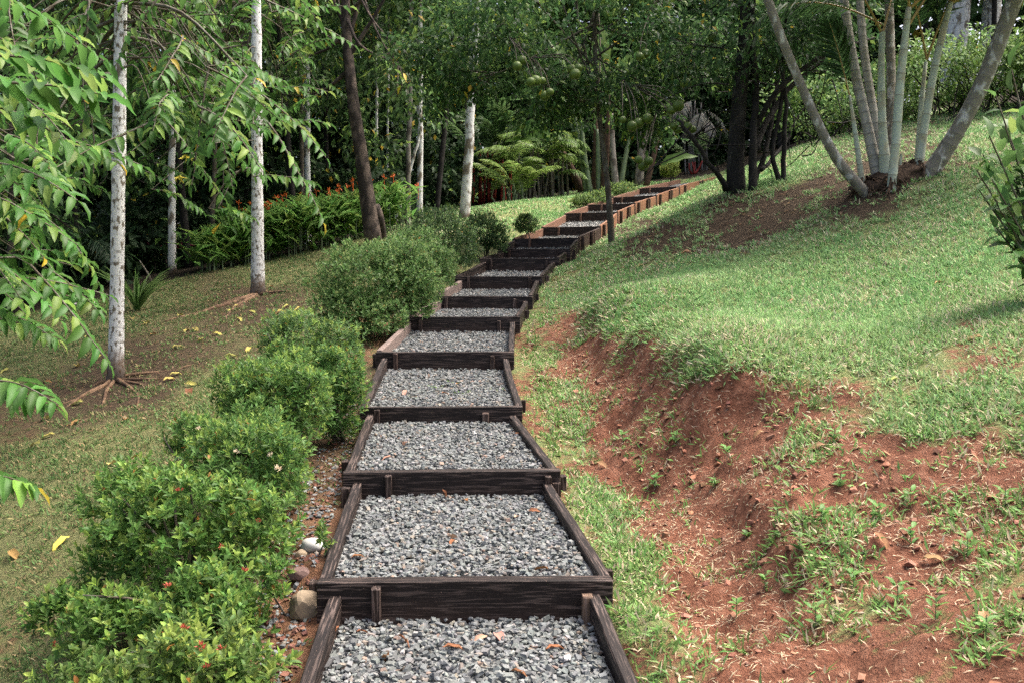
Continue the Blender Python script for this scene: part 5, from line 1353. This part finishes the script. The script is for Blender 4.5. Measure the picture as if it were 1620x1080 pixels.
def forest_tree(label, px, d, h0, h1, rx, n_c, per, leafL, col, mat='bark_dark', bright=.08, r=.085, yellow=.004, lw=.45, name='forest_tree'):
    per = int(per * 1.1)
    x = (px - 810) / F * d; b0 = gp(x, d); cz = b0[2] + (h0 + h1) / 2
    cs = ell((x, d, cz), (rx, rx, (h1 - h0) / 2), n_c, .25); tl = b0 + np.array([.3 * rng.normal(), .3 * rng.normal(), h1 * .85])
    return crown_tree(name, label, b0, [b0 - np.array([0, 0, .1]), (b0 + tl) / 2 + .12 * rng.normal(size=3), tl], [r, r * .75, r * .35], mat, cs, .55 + .5 * R(n_c), per, leafL, leafL * lw, col, 'forest trees behind the garden', 0, DIA, 10, bright, yellow, .35, lmat='leafdull')
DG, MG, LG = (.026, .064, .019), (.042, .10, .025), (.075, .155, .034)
FT = [('dense dark forest tree behind the leafy boughs at the left edge', -60, 15.5, .8, 9, 2.6, 60, 80, .2, MG), ('dark forest tree behind the nearest white trunk', 130, 19.5, 1.2, 9, 2.6, 60, 80, .2, MG), ('dark understorey tree behind the slender pale trunk', 255, 25, 1.6, 10, 3.0, 60, 80, .22, DG),
      ('forest tree behind the spotted trunk', 390, 26, 2.2, 11, 3.0, 60, 80, .24, MG), ('shadowy forest tree behind the bright white trunk', 520, 30, 2.4, 12, 3.2, 60, 80, .24, DG), ('forest tree behind the leaning brown trunk', 620, 33, 2.0, 12, 3.4, 70, 80, .24, DG),
      ('dark forest tree behind the thick pale trunk', 720, 36, .6, 12, 3.4, 80, 80, .24, MG), ('forest tree above the feathery palms', 830, 38, 3.0, 13, 3.6, 70, 80, .26, MG), ('light green forest tree above the sheathed plant', 930, 37, 3.0, 13, 3.4, 60, 80, .26, LG),
      ('dark forest tree behind the citrus fruit', 1020, 40, 1.5, 13, 3.5, 70, 80, .26, DG), ('dark forest tree beyond the top of the steps', 1110, 42, 2.2, 14, 3.6, 70, 80, .28, MG), ('light green tree seen through the dark tree twigs', 1230, 36, 1.2, 12, 3.2, 60, 80, .26, LG),
      ('light green tree behind the palm clump', 1350, 33, 1.8, 12, 3.2, 60, 80, .26, LG), ('forest tree above the hedge', 1450, 31, 2.2, 12, 3.0, 55, 80, .25, LG), ('forest tree behind the thick leaning palm stem', 1560, 30, 3.2, 12, 3.0, 45, 80, .25, LG), ('forest tree at the right edge above the hedge', 1680, 27, 2.5, 11, 3.0, 55, 80, .24, MG),
      ('forest tree far left beyond the lawn', -260, 16, .6, 9, 2.8, 55, 80, .22, DG), ('tall forest tree high above the green bed', 470, 23, 5.0, 12, 3.4, 60, 80, .2, MG), ('tall forest tree overhanging the thick pale trunk', 690, 27, 4.4, 13, 3.6, 70, 80, .2, MG), ('tall forest tree overhanging the slender pale trunk', 300, 20.5, 4.2, 11, 3.2, 60, 80, .18, MG)]
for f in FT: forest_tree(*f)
# understorey thickets close the view between the trunks
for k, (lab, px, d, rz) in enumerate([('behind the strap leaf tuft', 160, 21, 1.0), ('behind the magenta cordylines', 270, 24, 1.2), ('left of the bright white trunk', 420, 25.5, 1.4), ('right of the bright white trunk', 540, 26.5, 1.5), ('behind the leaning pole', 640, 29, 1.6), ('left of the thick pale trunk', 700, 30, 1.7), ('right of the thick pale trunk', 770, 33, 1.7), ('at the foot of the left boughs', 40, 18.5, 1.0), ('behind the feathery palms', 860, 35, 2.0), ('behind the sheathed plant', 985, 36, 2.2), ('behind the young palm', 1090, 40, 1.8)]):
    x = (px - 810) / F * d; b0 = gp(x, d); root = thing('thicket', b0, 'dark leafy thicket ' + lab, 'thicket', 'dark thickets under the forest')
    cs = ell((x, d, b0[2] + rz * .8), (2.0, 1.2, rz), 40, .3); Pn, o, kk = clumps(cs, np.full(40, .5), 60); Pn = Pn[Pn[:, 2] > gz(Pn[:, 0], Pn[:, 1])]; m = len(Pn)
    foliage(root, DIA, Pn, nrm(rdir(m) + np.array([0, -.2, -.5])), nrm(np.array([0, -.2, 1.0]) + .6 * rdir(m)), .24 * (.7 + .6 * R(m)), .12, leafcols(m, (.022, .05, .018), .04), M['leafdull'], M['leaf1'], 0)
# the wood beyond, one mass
n = 75000
ang = np.radians(-58 + 116 * R(n)); dist = 44 + 16 * R(n) ** 1.4
x, y = np.sin(ang) * dist, np.cos(ang) * dist; z = gz(x, y) + (R(n) ** .9) * 21 * (1 + .12 * fbm(ang * 14, dist * .02, o=3, seed=81))
Pn = np.stack([x, y, z], -1); cv = fbm(x * .35, y * .35, z * .35, 3, 91)[:, None]
V, Fc, Cv = leaf_mesh(DIA, Pn, nrm(rdir(n) + np.array([0, -.2, -.5])), nrm(np.array([0, -.3, 1.0]) + .6 * rdir(n)), .6 + .45 * R(n), .46, leafcols(n, (.05, .10, .03), .15) * (1 + .7 * cv))
tag(mobj('far_forest', V, [Fc], M['leafdull'], None, Cv), 'continuous wall of forest beyond the garden', 'forest', None, 'stuff')
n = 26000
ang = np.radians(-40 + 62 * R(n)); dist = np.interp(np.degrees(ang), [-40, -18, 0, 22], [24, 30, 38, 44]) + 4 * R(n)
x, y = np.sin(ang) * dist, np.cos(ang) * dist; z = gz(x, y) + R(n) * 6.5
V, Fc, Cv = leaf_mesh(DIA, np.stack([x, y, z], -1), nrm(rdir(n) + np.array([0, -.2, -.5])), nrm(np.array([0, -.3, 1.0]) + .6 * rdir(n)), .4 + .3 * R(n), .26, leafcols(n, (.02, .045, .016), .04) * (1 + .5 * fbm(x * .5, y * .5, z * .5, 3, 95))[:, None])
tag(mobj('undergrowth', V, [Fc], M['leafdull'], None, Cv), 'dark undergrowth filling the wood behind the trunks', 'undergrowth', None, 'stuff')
# pale buttressed trunks seen above the hedge
for (lab, px, w, d) in [('broad pale grey trunk far behind the leaning palm stem', 1515, .34, 30), ('pale grey trunk far right above the hedge', 1568, .26, 31)]:
    b0 = P(px, 160, d); b0[2] = float(gz(b0[0], b0[1])); root = thing('pale_forest_tree', b0, lab, 'tree', 'pale trunks above the hedge')
    trunk_part(root, [b0, P(px - 3, 60, d), P(px + 6, -60, d), P(px + 10, -250, d)], [w * 1.6, w * 1.1, w, w * .6], 'bark_white2', 12, wob=.05)
    cs = ell(P(px + 10, -330, d), (2.5, 2.5, 1.8), 20); Pn, o, k = clumps(cs, np.full(20, .8), 60); n = len(Pn)
    foliage(root, DIA, Pn, nrm(o + rdir(n)), nrm(np.array([0, 0, 1.0]) + .5 * rdir(n)), .24, .1, leafcols(n, MG), M['leaf'], M['leaf1'], 0, rest='crown')

# ------------------------------------------------------------------ rocks, edging, sticks, fallen leaves
def rock(name, label, px, py, size, mat, seed):
    c = hit(px, py); bm = bmesh.new(); bmesh.ops.create_icosphere(bm, subdivisions=3, radius=1)
    v = np.array([x.co[:] for x in bm.verts]); f = np.array([[x.index for x in fc.verts] for fc in bm.faces]); bm.free()
    v = v * (1 + .30 * fbm(v[:, 0] * 1.5 + seed, v[:, 1] * 1.3, v[:, 2] * 1.3, 3, seed))[:, None] * np.array(size)
    if mat != 'rock_grey':
        for nn in ((0, -.3, 1), (-.8, -.6, .3), (.5, -.8, .3), (.2, -.9, -.1)):
            nn = nrm(np.array(nn) + .15 * rng.normal(size=3)); k_ = (v / np.array(size)) @ nn; v = v - (np.maximum(k_ - .78 - .1 * R(), 0)[:, None] * nn) * np.array(size)
    tag(mobj(name, v + c + np.array([0, 0, size[2] * .45]), [f], M[mat], None, None, mat == 'rock_grey', loc=c), label, 'rock', 'rocks beside the lower steps')
rock('rock', 'large tan rock against the left end of the second step board', 483, 968, (.072, .07, .07), 'rock_tan', 3)
rock('rock', 'smooth grey river stone left of the second step plank', 496, 868, (.062, .05, .035), 'rock_grey', 5)
rock('rock', 'dark reddish stone between the grey stone and the tan rock', 474, 912, (.05, .045, .03), 'rock_dark', 7)
rock('rock', 'small grey brown stone above the dark reddish stone', 476, 880, (.028, .028, .024), 'rock_tan', 9)
e0, e1 = hit(85, 490), hit(150, 482)
V, ch = tube(np.array([e0 + [0, 0, .03], (e0 + e1) / 2 + [0, 0, .05], e1 + [0, 0, .03]]), [.02, .024, .02], 6); tag(mobj('stone_edging', V, ch, M['pale_stone'], None, None, True, loc=e0), 'thin pale edging line along the far edge of the left lawn', 'edging')
s0 = hit(243, 452); s1 = P(221, 413, s0[1] + .3)
V, ch = tube(np.array([s0, (s0 + s1) / 2 + [.02, 0, 0], s1]), [.022, .019, .014], 6); tag(mobj('stick', V, ch, M['bark_thin'], None, None, True, loc=s0), 'thin bare stick leaning up behind the strap leaf tuft', 'stick')

LAND = [(183, 590, 'the foot of the nearest white trunk'), (408, 470, 'the foot of the spotted white trunk'), (217, 490, 'the strap leaf tuft'), (300, 600, 'the root ends right of the nearest white trunk'), (290, 500, 'the long roots between the two white trunks'), (430, 540, 'the sparse grey green shrub'),
        (60, 680, 'the left picture edge below the nearest trunk'), (200, 730, 'the grass above the domed shrub'), (60, 1000, 'the second lowest shrub'), (490, 490, 'the large rounded shrub'), (20, 590, 'the left picture edge'), (360, 570, 'the top of the upright dense shrub'), (25, 880, 'the bright yellow leaf'), (340, 530, 'the middle of the root patch')]
LAND2 = [(1250, 790, 'the rim of the small ledge'), (1130, 770, 'the hollow under the steep red face'), (1180, 850, 'the trench floor below the ledge'), (1300, 830, 'the turf just behind the ledge'), (1265, 870, 'the overhanging end of the ledge'), (1440, 800, 'the bare patch high on the bank'), (1440, 860, 'the brown curled leaf low on the bank'), (1350, 930, 'the grassy hump in the lower bank'), (1290, 990, 'the bottom edge right of the trench'), (1165, 975, 'the middle of the lower trench'), (1070, 700, 'the foot of the steep red face'), (1035, 770, 'the trench beside the second step'), (985, 700, 'the trench beside the third step'), (1320, 700, 'the grass fringe above the ledge'), (1590, 800, 'the right picture edge on the bank'), (1420, 950, 'the lower bank between two grass humps'), (1210, 930, 'the lower trench under the ledge'), (1080, 403, 'the thin citrus trunk'), (980, 430, 'the eroded edge beside the steps'), (1250, 480, 'the middle of the upper lawn'), (1490, 450, 'the shrub at the right edge'), (1540, 540, 'the bare patch at the right edge'), (1200, 690, 'the steep red face'), (1395, 860, 'the middle of the red bank'), (1480, 888, 'the lower right of the bank'), (1560, 985, 'the bottom right corner'), (955, 738, 'the plank of the third step'), (1290, 712, 'the upper red bank'), (1410, 605, 'the lip of the bank')]
def beside(px, py, land=LAND):
    return min(land, key=lambda a: (a[0] - px) ** 2 + 2 * (a[1] - py) ** 2)[2]
LEAFM = mesh_data('fallen_leaf', LFX[0] * np.array([1, 1, 1.2]), [LFX[1]], M['matte1'], None, True)
def fallen(px, py, L, W, col, label, group, bed=None, flat=.12):
    q = hit(px, py) if bed is None else None
    if bed is not None:
        # where the sight line meets the gravel of that step
        b = BEDS[bed]; lo, hi = 1.5, 20
        for _ in range(40):
            mid = (lo + hi) / 2; q = P(px, py, mid); u, v = bed_uv(q[0:1], q[1:2], b); zz = b['zf'] + (b['zb'] - b['zf']) * u[0]
            if q[2] > zz: lo = mid
            else: hi = mid
        q = np.array([q[0], q[1], zz + .02]); nv = np.array([0, 0, 1.0])
    else: nv = gn(np.array([q[0]]), np.array([q[1]]))[0]; q = q + nv * .02
    a = R() * 6.28; d_ = np.array([math.cos(a), math.sin(a), 0]); nv = nrm(nv + flat * rng.normal(size=3)); d_ = nrm(d_ - nv * (d_ @ nv)); s_ = np.cross(nv, d_)
    o = bpy.data.objects.new('fallen_leaf', LEAFM); Mx = np.eye(4); Mx[:3, 0] = d_ * L; Mx[:3, 1] = s_ * W; Mx[:3, 2] = nv * L; Mx[:3, 3] = q - d_ * L / 2
    o.matrix_world = Matrix(Mx.tolist()); o.color = (*jit(col, 1, .2, .08)[0], 1); COL.objects.link(o)
    tag(o, label, 'leaf', group)
YL, OR, BR, PK = (.38, .33, .10), (.28, .15, .06), (.20, .085, .04), (.42, .24, .18)
for (px, py) in [(155, 568), (8, 588), (123, 580), (140, 535), (310, 523), (296, 524), (345, 530), (318, 539), (283, 550), (228, 515), (210, 505), (335, 477), (286, 500), (400, 495), (373, 487), (416, 552), (370, 565), (394, 555), (305, 610), (270, 601), (280, 593), (74, 663), (120, 640), (60, 1000), (445, 495), (470, 492), (415, 532), (452, 487), (75, 692), (56, 705), (180, 735), (233, 512), (365, 492), (380, 507)]:
    fallen(px, py, .13 + .06 * R(), .05 + .02 * R(), YL, 'yellow fallen leaf beside ' + beside(px, py), 'yellow leaves on the left lawn')
fallen(96, 863, .15, .05, (.62, .52, .10), 'single bright yellow fallen leaf on the lawn left of the domed shrub', None)
for (px, py) in [(75, 605), (120, 670), (200, 665), (243, 530), (430, 455), (440, 497), (25, 880), (330, 690)]:
    fallen(px, py, .13, .05, OR, 'orange brown fallen leaf beside ' + beside(px, py), 'brown leaves on the left lawn')
fallen(300, 622, .16, .07, (.15, .06, .035), 'dark brown curled leaf on the grass above the sparse shrub', None)
for (px, py, bd) in [(720, 1030, 0), (575, 1005, 0), (640, 1018, 0), (880, 1030, 0), (822, 1070, 0), (610, 1045, 0), (525, 1010, 0), (760, 1015, 0), (715, 862, 1), (718, 855, 1), (705, 790, 1), (735, 795, 1), (818, 822, 1), (845, 812, 1), (567, 885, 1), (855, 905, 1), (640, 705, 2), (820, 690, 2), (612, 728, 2), (725, 610, 3), (640, 625, 3), (575, 683, 2), (705, 625, 3)]:
    fallen(px, py, .055 + .045 * R(), .02 + .015 * R(), BR if R() < .75 else PK, 'small dry leaf on the ' + ORD[bd] + ' gravel bed from below, ' + ('left' if px < 650 else 'middle' if px < 790 else 'right') + ' part', 'dry leaves on the gravel', bd, .35)
fallen(790, 1012, .075, .04, (.42, .22, .18), 'pinkish dry leaf on the lowest gravel bed', None, 0, .2)
for (px, py, L) in [(1080, 403, .22), (1290, 712, .1), (1490, 450, .12), (1480, 888, .1), (955, 738, .09), (1010, 425, .16), (1540, 540, .12), (980, 432, .14), (1250, 480, .1), (1395, 860, .09), (1200, 690, .07), (1560, 985, .08), (1410, 605, .09)]:
    fallen(px, py, L, L * .4, (.33, .19, .10) if px != 1410 else (.38, .42, .14), ('dry brown leaf beside ' if px != 1410 else 'pale green leaf beside ') + beside(px, py, LAND2), 'dry leaves on the right slope')
# small broad leaved weeds on the bank and along the steps
for (px, py) in [(1250, 790), (1130, 770), (1230, 830), (1300, 830), (1180, 850), (1265, 870), (1390, 820), (1440, 800), (1440, 860), (1330, 770), (1150, 730), (1070, 700), (1350, 930), (1290, 990), (1480, 980), (1560, 1010), (1210, 930), (1165, 975), (1035, 770), (985, 700), (1320, 700), (1530, 880), (1590, 800), (1420, 950)]:
    q = hit(px, py); root = thing('weed', q, 'small broad leaved weed sprouting beside ' + beside(px, py, LAND2), 'weed', 'weeds on the red bank'); m = 7 + int(5 * R())
    hh = np.sort(R(m)) * .07; az = np.arange(m) * 2.4 + R(); D = nrm(np.stack([np.cos(az), np.sin(az), .35 + .5 * R(m)], -1)); Pn = q + np.stack([.006 * rng.normal(size=m), .006 * rng.normal(size=m), hh], -1)
    foliage(root, LFO, Pn, D, nrm(np.array([0, 0, 1.0]) + .3 * rdir(m)), .03 + .03 * R(m), .016 + .008 * R(m), jit((.13, .26, .07), m, .25, .1), M['leaf'], M['leaf1'], m)
    V, ch = tube(np.array([q - [0, 0, .02], q + [0, 0, .075]]), .0018, 4, False); mobj('stem', V, ch, M['petiole_green'], root)
for k, (px, py, w) in enumerate([(690, 612, 'left'), (730, 620, 'middle'), (715, 605, 'back'), (785, 615, 'right'), (660, 628, 'front left')]):
    lo, hi = 1.5, 20; b = BEDS[3]
    for _ in range(40):
        mid = (lo + hi) / 2; q = P(px, py, mid); u, v = bed_uv(q[0:1], q[1:2], b); zz = b['zf'] + (b['zb'] - b['zf']) * u[0]
        if q[2] > zz: lo = mid
        else: hi = mid
    q[2] = zz; tuft('gravel_weed', 'tiny grass weed in the fourth gravel bed, ' + w + ' part', q, 16, .05, .007, (.15, .27, .07), .5, 'weed', 'weeds in the gravel', 'grass')
# brown crumbs of leaf and bark on the worn lawn round the white trunks
n = 5000
x = -8 + 7 * R(n); y = 6 + 12 * R(n); so, br = cover(x, y, gz(x, y)); k = (R(n) < br * 1.2) & in_view(x, y) & ~on_bed(x, y); x, y = x[k], y[k]; n = len(x); Nn = gn(x, y); t_ = nrm(np.cross(Nn, rdir(n)))
V, Fc, Cv = leaf_mesh(LF4, np.stack([x, y, gz(x, y) + .01], -1), nrm(t_ + .1 * Nn), Nn, .025 + .05 * R(n) ** 2, .016 + .01 * R(n), jit((.15, .09, .05), n, .6, .15))
tag(mobj('lawn_litter', V, [Fc], M['leafdull'], None, Cv), 'brown crumbs of leaf and bark on the worn lawn', 'litter', None, 'stuff')
# shaded litter under the dark tree
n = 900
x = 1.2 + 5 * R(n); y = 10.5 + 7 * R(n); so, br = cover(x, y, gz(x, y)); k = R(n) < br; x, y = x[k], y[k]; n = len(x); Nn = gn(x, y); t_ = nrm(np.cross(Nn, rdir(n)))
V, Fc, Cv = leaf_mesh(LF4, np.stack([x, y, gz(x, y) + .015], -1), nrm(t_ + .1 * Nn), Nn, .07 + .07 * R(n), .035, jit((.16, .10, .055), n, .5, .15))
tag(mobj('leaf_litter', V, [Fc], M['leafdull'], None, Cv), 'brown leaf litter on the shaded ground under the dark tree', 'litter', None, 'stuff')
